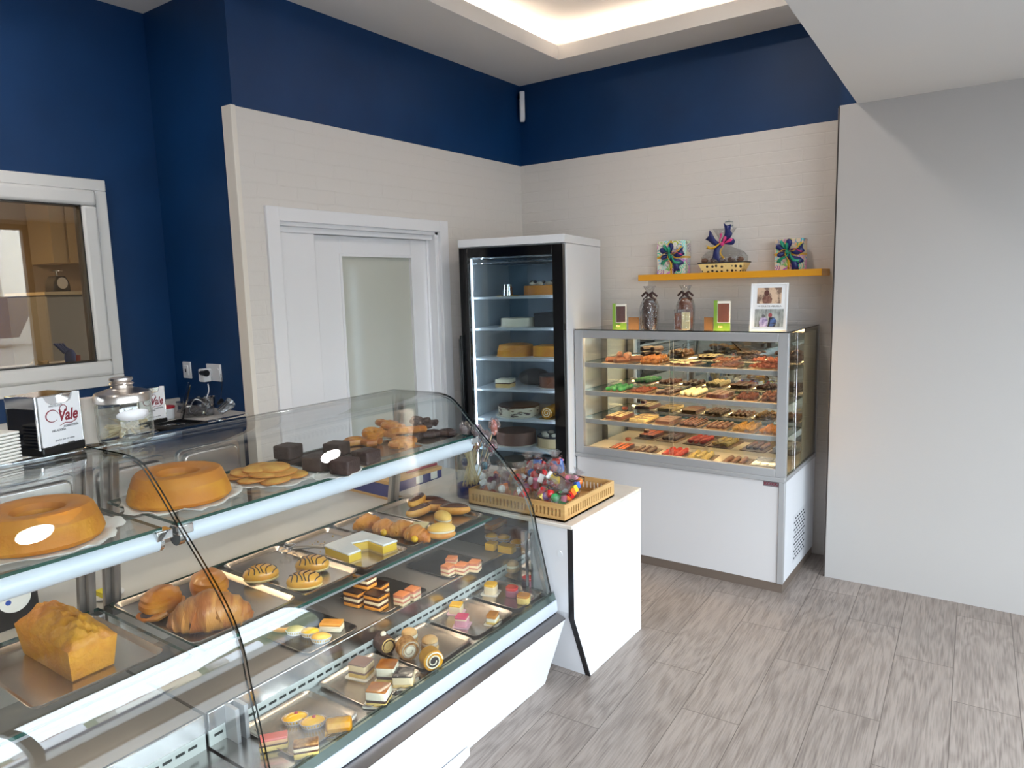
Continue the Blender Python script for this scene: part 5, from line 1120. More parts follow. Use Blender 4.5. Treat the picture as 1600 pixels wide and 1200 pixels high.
def fan(parent, c, s, items):
    # bow of puffed ribbon loops and notched tails around a knot
    for i, (ang, L_, w, m, loop) in enumerate(items):
        ca, sa = math.cos(ang), math.sin(ang); L2 = L_*s*(0.80 if loop else 0.95); wd = w*s
        def put(p):
            return (c[0]+p[0]*ca-p[2]*sa, c[1]-0.010-0.0018*i+p[1], c[2]+p[0]*sa+p[2]*ca)
        mb = MB()
        if loop:
            mb.ball((0,0,0),1,1,1,16,10)
            mb.v = [put((L2*0.5*(1+p[0])+0.004, -0.020*(1+p[0])*0.5+0.013*p[1], wd*p[2]*(0.55+0.45*p[0]))) for p in mb.v]
        else:
            n = 8; vs = []
            for k_ in range(n+1):
                u_ = k_/n; b_ = 0.012*math.sin(u_*5+i); wk = wd*(0.22+0.78*u_)
                vs += [put((L2*u_,-0.014*math.sin(u_*PI)-0.004,wk+b_)),put((L2*(u_-(0.10 if k_==n else 0)),-0.018*math.sin(u_*PI)-0.004,b_)),put((L2*u_,-0.014*math.sin(u_*PI)-0.004,-wk+b_))]
            fs = []
            for k_ in range(n): fs += [(3*k_,3*k_+1,3*k_+4,3*k_+3),(3*k_+1,3*k_+2,3*k_+5,3*k_+4)]
            mb.add(vs, fs)
        o = mb.build('ribbon_loop' if loop else 'ribbon_tail', m, parent)
        if not loop: sm = o.modifiers.new('thick','SOLIDIFY'); sm.thickness = 0.0012
    MB().ball((c[0],c[1]-0.030,c[2]),0.012,0.010,0.012,12,8).build('knot', items[-1][3], parent)
def giftbox(label, x, y, w, h, d, rz, wm):
    t = thing('gift_box', label, 'gift', (x,y,SHZ+0.0005), rz, 'wrapped gift boxes on the yellow shelf')
    MB().box(-w/2,0,0,w/2,d,h).build('box', wm, t, bevel=0.002)
    MB().box(-0.006,-0.001,0,0.006,d+0.001,h+0.001).box(-w/2-0.001,-0.001,h*0.5-0.006,w/2+0.001,d+0.001,h*0.5+0.006).build('band', YLR, t)
    D = math.radians
    fan(t, (0,0,h*0.58), 0.115, [(D(150),0.75,0.22,NAVY,True),(D(200),0.6,0.18,NAVY,True),(D(10),0.85,0.22,NAVY,False),(D(80),0.75,0.22,NAVY,True),(D(-50),0.95,0.26,NAVY,False),(D(-65),1.1,0.2,NAVY,False),(D(120),0.75,0.13,GRR,True),(D(-120),0.75,0.12,GRR,False),(D(-40),0.85,0.11,GRR,False),(D(25),0.9,0.05,YLR,False),(D(180),0.7,0.04,YLR,False),(D(-85),0.9,0.05,YLR,False),(D(5),0.8,0.03,PKR,False),(D(85),0.5,0.11,GRR,True)])
    return t
q0 = aty(1030,428,4.30); giftbox('swirl patterned gift box with navy and green bow, left on the yellow shelf', -1.815,4.30,0.185,0.205,0.09,0.04, CONF)
giftbox('pale gift box with navy and green bow, right on the yellow shelf', -1.103,4.30,0.155,0.175,0.08,-0.05, confetti('pale_wrapping',(230,206,180)))
t = thing('gift_basket','cream polka dot tray of sweets in cellophane with a navy bow','gift basket',(-1.48,4.31,SHZ+0.0005),0)
def dots(name):
    M = mat(name,(232,206,140),0.5); nt = M.node_tree; N = nt.nodes; L = nt.links; b = N['Principled BSDF']
    tc = N.new('ShaderNodeTexCoord'); vo = N.new('ShaderNodeTexVoronoi'); vo.inputs['Scale'].default_value = 34; vo.inputs['Randomness'].default_value = 0.3; L.new(tc.outputs['Object'], vo.inputs['Vector'])
    m3 = N.new('ShaderNodeMath'); m3.operation = 'LESS_THAN'; L.new(vo.outputs['Distance'], m3.inputs[0]); m3.inputs[1].default_value = 0.27
    mx = N.new('ShaderNodeMixRGB'); L.new(m3.outputs[0], mx.inputs[0]); mx.inputs[1].default_value = lin((232,206,140)); mx.inputs[2].default_value = lin((28,24,30)); L.new(mx.outputs[0], b.inputs['Base Color']); return M
MB().add([(-0.115,-0.05,0),(0.115,-0.05,0),(0.115,0.05,0),(-0.115,0.05,0),(-0.14,-0.065,0.055),(0.14,-0.065,0.055),(0.14,0.065,0.055),(-0.14,0.065,0.055)],[(0,3,2,1),(0,1,5,4),(1,2,6,5),(2,3,7,6),(3,0,4,7),(4,5,6,7)]).build('tray', dots('polka_dots'), t, bevel=0.002)
MB().tube([(-0.14,-0.065,0.056),(0.14,-0.065,0.056),(0.14,0.065,0.056),(-0.14,0.065,0.056)],0.004,6,closed=True).build('dark_rim', mat('navy_rim',(24,26,40),0.5), t)
for i in range(9):
    MB().ball((-0.11+0.027*i,-0.03+0.02*(i%2),0.072),0.020,0.018,0.016,10,7,fn=lambda p: 1+0.1*math.sin(8*p[0])).build('sweet', (mat('choc_sweet',(110,78,64),0.4),mat('grey_sweet',(186,180,176),0.35))[i%2], t)
def wobc(r, z, a, j): return r*(1+0.10*math.sin(6*a+j)), z
cl = MB().lathe([(1.0,0.05),(1.02,0.09),(0.82,0.12),(0.42,0.145),(0.12,0.165),(0.25,0.20),(0.52,0.26)],30,wob=wobc); cl.v = [(p[0]*0.13,p[1]*0.06,p[2]) for p in cl.v]
cl.build('cellophane', CLB, t)
D = math.radians
fan(t, (0.01,-0.035,0.165), 0.115, [(D(155),1.05,0.26,NAVY,False),(D(55),0.9,0.24,NAVY,True),(D(75),1.1,0.2,NAVY,False),(D(-120),1.0,0.26,NAVY,False),(D(10),0.8,0.25,NAVY,True),(D(190),0.95,0.1,YLR,False),(D(20),0.7,0.14,PKR,True),(D(110),0.6,0.07,PKR,False),(D(-85),0.8,0.05,YLR,False),(D(60),0.5,0.12,PKR,True)])
tg_ = aty(1139,350,yb_-0.004)
sg = MB(); ring(sg, 0, 0.001, 0, 0, 0, 0, 0) if False else None
tagm = MB().tube([(tg_.x-0.024,yb_-0.003,tg_.z-0.012),(tg_.x+0.024,yb_-0.003,tg_.z-0.012),(tg_.x+0.024,yb_-0.003,tg_.z+0.014),(tg_.x-0.024,yb_-0.003,tg_.z+0.014)],0.0016,5,closed=True).tube([(tg_.x,yb_-0.003,tg_.z+0.014),(tg_.x,yb_-0.003,tg_.z+0.026)],0.0016,5)
tag(tagm.build('wall_hook', mat('teal_wire',(60,96,100),0.4)), 'small rectangular wire hook on the brick wall above the gift basket', 'hook')

# security sensor in the corner
t = thing('motion_sensor','white elongated alarm sensor in the corner below the ceiling','sensor',(-2.985,4.385,2.845),math.radians(-48))
q1 = aty(807,187,4.385)
MB().prism([(0.028*math.cos(a),-0.004+0.028*math.sin(a)) for a in [PI+i*PI/12 for i in range(13)]]+[(0.028,0.175),(-0.028,0.175)],-0.012,0.024,'y').build('housing', WHITE, t, bevel=0.008, seg=3)
MB().cyl((0,-0.012,0.145),(0,-0.017,0.145),0.021,n=20).build('lens', BLACKG, t)
MB().box(-0.006,-0.0145,0.108,0.006,-0.012,0.114).build('indicator', BLACK, t)

# ------------------------------------------------------------------ cakes in the tall refrigerator (own coordinates of the cabinet)
RT = Matrix.Translation((-2.85,3.461,0)) @ Matrix.Rotation(th,4,'Z')
def rf(x, y, z): return RT @ Vector((x,y,z))
def rcake(name, label, x, y, z, r, h, m, top=None, extra=None, cat='cake'):
    p = rf(x,y,z+0.0005); t = thing(name, label, cat, p, th)
    MB().lathe([(r*0.9,0.0),(r*1.12,0.0),(r*1.12,0.004),(0.001,0.004)],30).build('cake_board', mat('cake_board',(214,206,190),0.4), t)
    MB().lathe([(0.001,0.004),(r,0.004),(r*1.0,h*0.9),(r*0.97,h),(0.001,h)],36).build('cake_body', m, t)
    if top: MB().lathe([(r*0.99,h*0.88),(r*1.005,h*1.0),(r*0.97,h*1.06),(0.001,h*1.06)],36).build('topping', top, t)
    if extra: extra(t)
    return t
def berries(t):
    rnd = random.Random(3)
    for i in range(8):
        a = i*0.8; MB().ball((0.075*math.cos(a),0.075*math.sin(a),0.072),0.020,0.020,0.014,8,6).build('cream_rosette', CREAM, t)
        MB().ball((0.075*math.cos(a+.3),0.075*math.sin(a+.3),0.086),0.012,0.012,0.010,8,6).build('berry', BLACKJ, t)
rcake('fruit_tart','golden ring cake topped with cream and dark berries, uppermost in the refrigerator',0.44,0.30,FSZ[0],0.125,0.062,CAKE,None,berries)
t = thing('cutter_rings','stack of steel cake rings on the top refrigerator shelf','cake rings',rf(0.235,0.20,FSZ[0]+0.0005),th)
MB().lathe([(0.06,0),(0.075,0),(0.075,0.004),(0.001,0.004)],24).build('round_board', GOLDB, t)
for i in range(4): MB().lathe([(0.033-0.002*i,0.004+0.018*i),(0.036-0.002*i,0.004+0.018*i),(0.036-0.002*i,0.020+0.018*i),(0.033-0.002*i,0.020+0.018*i)],20).build('ring', CHROME, t)
rcake('cream_cake','low plain cream cake on the second refrigerator shelf',0.27,0.27,FSZ[1],0.11,0.055,CREAM)
t = thing('dark_cake_box','low black cake box at the right of the second refrigerator shelf','box',rf(0.50,0.30,FSZ[1]+0.0005),th); MB().box(-0.09,-0.10,0,0.09,0.10,0.08).build('box', mat('box_black',(40,42,46),0.4), t, bevel=0.003); MB().box(-0.092,-0.102,0.066,0.092,0.102,0.084).build('lid', mat('box_black'), t, bevel=0.003)
t = thing('ring_cake','golden ring cake on the third refrigerator shelf','cake',rf(0.26,0.25,FSZ[2]+0.0005),th)
MB().lathe([(0.04,0.002),(0.125,0.0),(0.118,0.04),(0.108,0.072),(0.08,0.078),(0.05,0.07),(0.04,0.002)],36).build('cake_body', CAKEY, t); MB().lathe([(0.001,0.0),(0.13,0.0),(0.13,0.002),(0.001,0.002)],24).build('cake_board', PAPERW, t)
t = thing('square_cake','square golden cake at the right of the third refrigerator shelf','cake',rf(0.49,0.24,FSZ[2]+0.0005),th); MB().rbox(-0.075,-0.09,0.004,0.075,0.09,0.070,0.01).build('cake_body', CAKEY, t, bevel=0.004); MB().box(-0.08,-0.095,0,0.08,0.095,0.004).build('cake_board', PAPERW, t)
layered('cream_slice_cake','sponge and cream log slice on the fourth refrigerator shelf',*rf(0.215,0.17,0).xy,FSZ[3]+0.0005,0.10,0.10,[('sponge',0.024,SPONGE),('filling',0.006,MD),('cream_layer',0.022,CREAM)],th,None,None,'cake')
t = thing('cake_dome','dark plastic cover lying on the fourth refrigerator shelf','cover',rf(0.34,0.36,FSZ[3]+0.0005),th); MB().ball((0,0,0.04),0.11,0.09,0.06,20,12,zmin=-0.039).build('cover', mat('smoked_plastic',(64,60,60),0.3), t)
rcake('chocolate_cake','brown chocolate cake with dark rim at the right of the fourth shelf',0.525,0.24,FSZ[3],0.095,0.075,MILK,CHOC)
rcake('striped_cream_cake','large cream cake with dark chocolate top on the fifth refrigerator shelf',0.275,0.24,FSZ[4],0.135,0.066,mat('speckled_cream',(216,204,178),0.5,c2=(90,66,52),sc=18,lo=.55,hi=.62,stretch=(1,1,4)),CHOC)
t = thing('swiss_roll','yellow swiss roll with cream spiral on the fifth refrigerator shelf','cake',rf(0.505,0.20,FSZ[4]+0.0005),th)
MB().cyl((0,-0.06,0.037),(0,0.12,0.037),0.036,n=26).build('roll', YOLK, t); MB().tube([((0.032-i*0.001)*math.cos(i*.5),-0.0612,0.037+(0.032-i*0.001)*math.sin(i*.5)) for i in range(28)],0.0026,5).build('spiral', CREAM, t); MB().box(-0.05,-0.08,0,0.05,0.13,0.002).build('gold_board', GOLDB, t)
rcake('cocoa_cake','wide brown cocoa cake on the sixth refrigerator shelf',0.25,0.24,FSZ[5],0.13,0.085,mat('cocoa_cake',(132,92,74),0.6,c2=(116,78,62),sc=20,bump=0.3,bsc=50))
def ros(t):
    for i in range(6): MB().ball((0.06*math.cos(i*1.05),0.06*math.sin(i*1.05),0.078),0.022,0.022,0.014,8,6).build('cream_rosette', CREAM, t); 
rcake('rosette_cake','pale cake with cream rosettes at the right of the sixth shelf',0.515,0.22,FSZ[5],0.10,0.07,mat('pale_cake',(214,186,140),0.6),BLACKJ,ros)
rcake('covered_cake','dark cake on the lowest visible refrigerator shelf',0.24,0.24,FSZ[6],0.10,0.08,mat('dim_cake',(96,84,70),0.6))
# ------------------------------------------------------------------ on top of the curved glass: napkins, jar, boxes
ZG = 1.2075
CARD = mat('napkin_card',(232,232,236),0.4); INK = mat('wine_ink',(128,26,44),0.5); INKG = mat('grey_ink',(96,96,100),0.6)
def napkin(label, x, y, z, rz, s=1.0):
    t = thing('napkin_holder', label, 'napkin holder', (x,y,z), rz, 'table napkin holders'); t.scale = (s,s,s)
    w, h, d = 0.138, 0.172, 0.125                       # local x = front normal, y = width
    MB().box(-d,-w/2,0,0.006,w/2,0.026).build('base', BLACK, t, bevel=0.004)
    MB().box(-d+0.004,-w/2+0.002,0.026,-0.004,-w/2+0.006,h-0.035).box(-d+0.004,w/2-0.006,0.026,-0.004,w/2-0.002,h-0.035).box(-d,-w/2+0.002,0.026,-d+0.004,w/2-0.002,h-0.035).build('black_sides', mat('piano_black',(8,12,22),0.06), t, bevel=0.001)
    MB().box(-d,-w/2,h-0.036,-0.002,w/2,h).build('chrome_top', CHROME, t, bevel=0.003)
    for sy in (-1,1): MB().cyl((-0.004,sy*w/2,0.02),(-0.004,sy*w/2,h),0.004,n=10).build('chrome_rod', CHROME, t)
    MB().box(-0.012,-w/2+0.004,0.02,-0.005,w/2-0.004,h-0.012).build('napkins', PAPERW, t)
    hw = w/2-0.004; poly = [(-hw,0.030),(-hw*0.72,0.002),(-hw*0.45,0.022),(-0.20*hw,0.030),(-0.10*hw,0.012),(0.14*hw,0.012),(0.22*hw,0.032),(hw*0.5,0.030),(hw*0.8,0.016),(hw,0.020),(hw,h),(hw*0.72,h+0.002),(hw*0.58,h-0.020),(hw*0.4,h-0.026),(-hw*0.4,h-0.028),(-hw*0.62,h-0.018),(-hw*0.75,h-0.002),(-hw,h-0.002)]
    p_ = MB().prism(poly,-0.002,0.002,'x').build('front_card', CARD, t)
    X_ = 0.0022; Rv, Uv = (0,1,0), (0,0,1)
    text('logo_word','Vale',0.046,(X_,0.022,0.108),Rv,Uv,INK,p_,shear=0.25,bold=0.0012,sx=0.8)
    sw = MB(); 
    sw.tube([(X_,-0.022+0.020*math.cos(a)-0.004,0.112+0.017*math.sin(a)) for a in [0.2+i*0.25 for i in range(22)]],[0.0006+0.0012*math.sin(i/21*PI) for i in range(22)],6)
    sw.tube([(X_,0.010+0.011*math.cos(a),0.128+0.011*math.sin(a)) for a in [-1.4+i*0.3 for i in range(20)]],0.0012,6)
    sw.tube([(X_,-0.006,0.080),(X_,0.012,0.087),(X_,0.032,0.084),(X_,0.048,0.090),(X_,0.052,0.100)],[0.0006,0.0014,0.0014,0.0014,0.0008],6)
    sw.build('logo_swirl', INK, p_)
    text('line_pasteleria','PASTELERÍA',0.0085,(X_,-0.012,0.140),Rv,Uv,INKG,p_)
    text('line_confiteria','CONFITERÍA',0.0085,(X_,0.030,0.076),Rv,Uv,INKG,p_,bold=0.0002)
    text('line_heladeria','HELADERÍA',0.0085,(X_,-0.010,0.068),Rv,Uv,INKG,p_,bold=0.0002)
    text('line_thanks','gracias por su visita',0.0078,(X_,0.006,0.040),Rv,Uv,INKG,p_)
    return t
q = at(100,710,ZG); napkin('black and chrome napkin holder with printed white card on the glass counter top', -2.258, 0.902, ZG, math.radians(17))
napkin('second napkin holder standing on the back counter behind the glass jar', at(241,665,WT).x, at(241,665,WT).y, WT+0.0005, math.radians(10))
# glass jar
t = thing('glass_jar','round glass jar with a silver lid and wooden sticks inside','jar',(-2.235,1.072,ZG),-0.10)
JG = glass('jar_glass',(249,251,249),1.1,0.0,f0=0.06)
R0 = 0.079
MB().lathe([(0.001,0.001),(R0*0.8,0.0),(R0*0.97,0.012),(R0,0.03),(R0,0.118),(R0*0.93,0.132),(R0*0.88,0.136),(R0*0.84,0.136),(R0*0.89,0.128),(R0*0.955,0.115),(R0*0.955,0.03),(R0*0.9,0.014),(R0*0.7,0.009),(0.001,0.009)],40).build('glass_body', JG, t)
MB().lathe([(R0*0.96,0.128),(R0*1.02,0.130),(R0*1.02,0.150),(R0*0.96,0.157),(R0*0.6,0.166),(R0*0.42,0.170),(R0*0.36,0.176),(R0*0.44,0.182),(R0*0.40,0.187),(R0*0.34,0.189),(R0*0.42,0.194),(R0*0.40,0.201),(R0*0.3,0.203),(0.001,0.203)],40).build('lid', mat('brushed_lid',(214,206,200),0.28,1.0), t)
lb_ = []
for i in range(17):
    a = -0.62+i*0.0775; lb_.append(((R0+0.0012)*math.cos(a),(R0+0.0012)*math.sin(a)))
mbl = MB(); vs = []
for i,(x,y) in enumerate(lb_):
    hh = 0.0165*math.sqrt(max(0,1-((i-8)/8.3)**2)); vs += [(x,y,0.093-hh),(x,y,0.093+hh)]
mbl.add(vs,[(2*i,2*i+2,2*i+3,2*i+1) for i in range(16)]); o = mbl.build('label_plate', mat('label_white',(236,236,240),0.3), t); o.modifiers.new('thick','SOLIDIFY').thickness = 0.0015
rnd = random.Random(11); WST = mat('pale_stick',(226,208,176),0.55,c2=(206,184,146),sc=20)
sk = MB().rbox(-0.056,-0.005,-0.0009,0.056,0.005,0.0009,0.0048)
s0_ = None
for i in range(22):
    tt = thing('wooden_stirrer','pale flat wooden stirrer lying inside the round glass jar','stirrer',(-2.235+rnd.uniform(-.014,.014),1.072+rnd.uniform(-.014,.014),ZG+0.036+i*0.0011),0,'wooden stirrers in the glass jar',(rnd.uniform(-.8,.8),rnd.choice((-1,1))*rnd.uniform(.15,.52),rnd.uniform(0,PI)))
    if s0_ is None: s0_ = sk.build('stick', WST, tt)
    else: c_ = s0_.copy(); C.objects.link(c_); c_.parent = tt
o = tag(MB().box(-0.016,-0.024,0,0.016,0.024,0.142).build('carton', mat('cream_carton',(220,206,196),0.6), loc=(-2.322,1.008,ZG), bevel=0.002), 'plain cream carton standing between the napkin holder and the glass jar', 'box'); o.rotation_euler.z = -0.3
nb = thing('napkin_stack','stack of folded white paper napkins at the left edge','napkins',(-2.285,0.742,ZG),0.3)
for i in range(9): MB().box(-0.04,-0.045,0.0095*i,0.04,0.045,0.0095*i+0.0075).build('napkin', PAPERW, nb, bevel=0.003)

# ------------------------------------------------------------------ things on the back counter
q = at(262,655,WT); t = thing('white_pot','small white tub with a red lid on the back counter','tub',(q.x-0.01,q.y,WT+0.0005))
MB().cyl((0,0,0),(0,0,0.052),0.036,0.040,24).build('tub', WHITE, t, bevel=0.003); MB().cyl((0,0,0.052),(0,0,0.062),0.041,n=24).build('lid', mat('red_lid',(176,40,48),0.4), t, bevel=0.002)
q = at(284,654,WT); t = thing('card_terminal','slim black tablet leaning upright among the cables','tablet',(q.x,q.y,WT+0.002),0.3)
o = MB().box(-0.05,-0.004,0,0.05,0.004,0.17).build('screen', BLACKG, t, bevel=0.002); o.rotation_euler = (-0.28,0,-0.74)
q = at(268,668,WT); t = thing('cash_tray','flat black plastic tray with coins on the back counter','tray',(q.x+0.01,q.y+0.03,WT+0.0005),0.2)
MB().box(-0.09,-0.08,0,0.09,0.08,0.004).box(-0.09,-0.08,0.004,0.09,-0.074,0.016).box(-0.09,0.074,0.004,0.09,0.08,0.016).box(-0.09,-0.074,0.004,-0.084,0.074,0.016).box(0.084,-0.074,0.004,0.09,0.074,0.016).build('tray', BLACK, t)
for i in range(12): MB().cyl((rnd.uniform(-.07,.07),rnd.uniform(-.06,.06),0.004),(rnd.uniform(-.07,.07)*0+0,0,0.004) if False else (0,0,0),0.001,n=4) if False else None
cn = MB().cyl((0,0,0),(0,0,0.002),0.011,n=14); c1 = None
for i in range(10):
    x_, y_ = rnd.uniform(-.06,.06), rnd.uniform(-.055,.055)
    if c1 is None: c1 = cn.build('coin', STEEL, t); o = c1
    else: o = c1.copy(); C.objects.link(o); o.parent = t
    o.location = (x_,y_,0.0045+0.002*(i%3))
q = at(312,648,WT); tag(MB().ball((0,0,0.04),0.10,0.075,0.042,22,12,fn=lambda p: 1+0.25*math.sin(7*p[0]+5*p[1])*math.cos(6*p[2])).build('plastic_bag', glass('grey_film',(206,206,208),1.2,0.15,bump=0.5,bsc=18,f0=0.12), loc=(q.x,q.y-0.02,WT+0.003)), 'crumpled transparent plastic bag lying in front of the cables', 'bag')
for (u,v,lb,sc_) in ((327,648,'clear plastic cup standing nearest the outlets',1.0),(345,652,'clear plastic cup tipped to the right beside the standing one',0.8)):
    q = at(u,v,WT); t = thing('plastic_cup', lb, 'cup', (q.x,q.y,WT+0.001 if sc_ == 1 else WT+0.028),0,'clear plastic cups on the back counter',(0,0 if sc_==1 else 0.9,0.6)); t.scale = (sc_,)*3
    MB().lathe([(0.001,0.0),(0.024,0.0),(0.033,0.085),(0.0345,0.088),(0.032,0.085),(0.023,0.003),(0.001,0.002)],22).build('cup', glass('cup_plastic',(232,234,236),1.6,0.05,f0=0.14), t)
# outlets on the return wall
PL = mat('socket_white',(216,216,220),0.35)
def plate(label, u, v, w, h, cells, name='wall_socket', sw=False):
    q = aty(u,v,YR); t = thing(name, label, 'socket', (q.x,YR,q.z)); 
    MB().box(-w/2,-0.009,-h/2,w/2,0,h/2).build('plate', PL, t, bevel=0.003)
    for i in range(cells):
        x_ = (i-(cells-1)/2)*0.071
        if sw: MB().box(x_-0.02,-0.014,-0.026,x_+0.02,-0.009,0.026).build('rocker', PL, t, bevel=0.002); MB().box(x_-0.005,-0.0155,-0.010,x_+0.005,-0.014,0.008).build('slot', BLACK, t)
        else: MB().cyl((x_,-0.012,0),(x_,-0.009,0),0.024,n=22).build('socket_face', PL, t)
    return t, q
plate('white wall plate with a small dark slot, left of the power socket', 294,578,0.072,0.088,1,'wall_switch',True)
t_, qs = plate('double white power socket with a charger plugged in', 336,582,0.125,0.088,2)
ch = thing('phone_charger','white charger block plugged into the left half of the socket','charger',(qs.x-0.036,YR-0.0125,qs.z))
MB().box(-0.023,-0.045,-0.045,0.023,0,0.022).build('block', WHITE, ch, bevel=0.006, seg=3)
bp_ = thing('black_plug','black round plug stuck into the charger with a thin lead','plug',(qs.x-0.005,YR-0.059,qs.z+0.004))
MB().cyl((-0.022,-0.001,0),(0.020,-0.001,0),0.0115,0.015,n=16).cyl((0.020,-0.001,0),(0.028,-0.001,0),0.017,n=16).build('plug', BLACK, bp_)
def P3(u, v, y): q = aty(u,v,y); return tuple(q)
def cable(label, pts, r, m):
    # smooth line through the points
    out = []
    for i in range(len(pts)-1):
        p0 = Vector(pts[max(i-1,0)]); p1 = Vector(pts[i]); p2 = Vector(pts[i+1]); p3 = Vector(pts[min(i+2,len(pts)-1)])
        for k_ in range(6):
            s_ = k_/6; out.append(0.5*((2*p1)+(p2-p0)*s_+(2*p0-5*p1+4*p2-p3)*s_*s_+(3*p1-p0-3*p2+p3)*s_**3))
    out.append(Vector(pts[-1])); o = MB().tube(out, r, 7).build('cable', m); return tag(o, label, 'cable')
cable('white charging cable looping from the charger down to the counter', [P3(325,600,YR-0.035),P3(326,612,YR-0.05),P3(318,630,YR-0.08),P3(303,645,YR-0.16),P3(296,640,YR-0.2),P3(305,624,YR-0.2),P3(320,632,YR-0.16),P3(324,650,YR-0.14)],0.0028,WHITE)
cable('thin black lead hanging from the black plug', [P3(345,584,YR-0.055),P3(347,600,YR-0.05),P3(345,622,YR-0.06)],0.0016,BLACK)
q = aty(344,626,YR-0.06); tag(MB().cyl((-0.016,0,-0.008),(0.014,0,0.008),0.009,0.011,n=12).build('adapter', BLACK, loc=(q.x,q.y,q.z-0.006)), 'small black adapter hanging at the end of the thin black lead', 'adapter')

# ------------------------------------------------------------------ on the service ledge, seen through the case
LZ = 0.6605
t = thing('blue_display_box','dark blue box with wooden edge and two white stickers behind the counter','box',(-2.352,2.335,LZ) if False else (-2.40,2.33,LZ), math.radians(-4))
MB().box(-0.36,0,0.0,0,0.36,0.012).box(-0.36,0,0.075,0,0.36,0.092).build('wooden_edge', mat('box_wood',(206,162,104),0.5), t, bevel=0.001)
MB().box(-0.357,0.003,0.012,-0.003,0.357,0.075).build('blue_body', mat('box_blue',(26,44,118),0.4), t)
for y_ in (0.18,0.28): MB().box(-0.003,y_,0.038,-0.0015,y_+0.045,0.078).build('white_sticker', PAPERW, t)
MB().cyl((-0.02,0.14,0.104),(-0.02,0.34,0.104),0.007,n=8).build('red_pencil', mat('pencil_red',(150,40,60),0.4), t)
dv = thing('label_printer','black wedge shaped device with a round white sticker behind the loaf cake','device',(-2.47,0.66,LZ))
MB().prism([(-0.20,0.0),(0.02,0.0),(0.02,0.17),(-0.02,0.17),(-0.20,0.07)],-0.1,0.20,'y').build('body', BLACK, dv, bevel=0.004)
MB().cyl((0.02,0.135,0.095),(0.0215,0.135,0.095),0.045,n=28).build('round_sticker', PAPERW, dv); MB().cyl((0.0215,0.118,0.085),(0.022,0.118,0.085),0.008,n=16).build('blue_mark', mat('mark_blue',(40,80,170),0.5), dv)
q = at(166,932,LZ); dsh = thing('small_plate','small plate holding a bright yellow sponge on the service ledge','plate',(q.x,q.y,LZ))
MB().lathe([(0.001,0.002),(0.035,0.0),(0.055,0.010),(0.053,0.012),(0.035,0.004),(0.001,0.004)],26).build('plate', WHITE, dsh); MB().rbox(-0.03,-0.02,0.005,0.03,0.02,0.022,0.005).build('sponge', mat('yellow_scourer',(222,206,20),0.7,bump=0.6,bsc=80), dsh)

# ------------------------------------------------------------------ end cabinet: lollipop vase and bamboo tray of candy bags
CT = CZ+0.0005
vx, vy = -2.022, 2.492
t = thing('glass_vase','tall clear glass cylinder with a blue foot holding lollipops','vase',(vx,vy,CT))
VG = glass('vase_glass',(250,252,252),1.2,f0=0.06)
MB().lathe([(0.072,0.0),(0.072,0.235),(0.0745,0.235),(0.0745,0.0)],36).build('glass_cylinder', VG, t)
MB().lathe([(0.001,0.0),(0.0705,0.0),(0.0705,0.052),(0.001,0.052)],30).build('blue_filling', mat('vase_blue',(40,58,136),0.5), t)
STK = mat('bamboo_skewer',(242,216,166),0.6); LWR = glass('lollipop_wrap',(240,226,232),1.0,0.1,bump=1.0,bsc=60,f0=0.28); r_ = random.Random(5)
sm = MB().cyl((0,0,0),(0,0,0.21),0.0019,n=6); s1_ = None
for i in range(34):
    a = r_.uniform(0,2*PI); b_ = a+PI+r_.uniform(-.9,.9); r1_ = r_.uniform(0.01,0.052); r2_ = r_.uniform(0.01,0.060)
    p0 = Vector((vx+r1_*math.cos(a),vy+r1_*math.sin(a),CT+0.053)); p1 = Vector((vx+r2_*math.cos(b_),vy+r2_*math.sin(b_),CT+0.053+0.19))
    qn = (p1-p0).to_track_quat('Z','Y').to_euler()
    if s1_ is None: o = s1_ = sm.build('wooden_skewer', STK)
    else: o = s1_.copy(); C.objects.link(o)
    o.location = p0; o.rotation_euler = qn; tag(o, 'thin wooden skewer standing in the glass vase with the blue foot', 'skewer', 'wooden skewers in the glass vase')
LCOL = [('turquoise',(60,170,190)),('pink',(226,120,150)),('orange',(238,140,90)),('clear',(220,224,230)),('blue',(60,100,190)),('salmon',(240,150,130)),('white',(236,236,240))]
lpos = [(757,727,0.0,'turquoise'),(726,722,0.0,'blue'),(742,697,0.01,'orange'),(768,700,0.0,'pink'),(772,668,-0.01,'salmon'),(726,672,0.02,'clear'),(745,676,0.0,'white'),(758,686,0.0,'clear')]
for i,(u,v,dy,cn_) in enumerate(lpos):
    p = aty(u,v,vy+dy); col = dict(LCOL)[cn_]
    where = ['right above the vase rim','left above the vase rim','in the middle of the bunch','at the right of the bunch','standing highest at the right','at the far left of the bunch','at the top of the bunch','between the pink and white ones'][i]
    t = thing('lollipop','wrapped %s lollipop %s' % (cn_, where),'lollipop',p,0,'lollipops in the glass vase')
    base = Vector((vx+(p.x-vx)*0.2,vy,CT+0.054)) - p
    MB().cyl((0,0,0),tuple(base),0.0019,n=6).build('stick', STK, t)
    MB().ball((0,0,0.0),0.017,0.010,0.020 if i!=4 else 0.036,12,8).build('candy', mat('candy_'+cn_,col,0.25,coat=0.6), t)
    def wv(p_): return 1+0.3*math.sin(8*p_[0]+5*p_[2])
    MB().ball((0,0,0.006),0.027,0.016,0.034,14,9,fn=wv).build('wrapper', LWR, t)
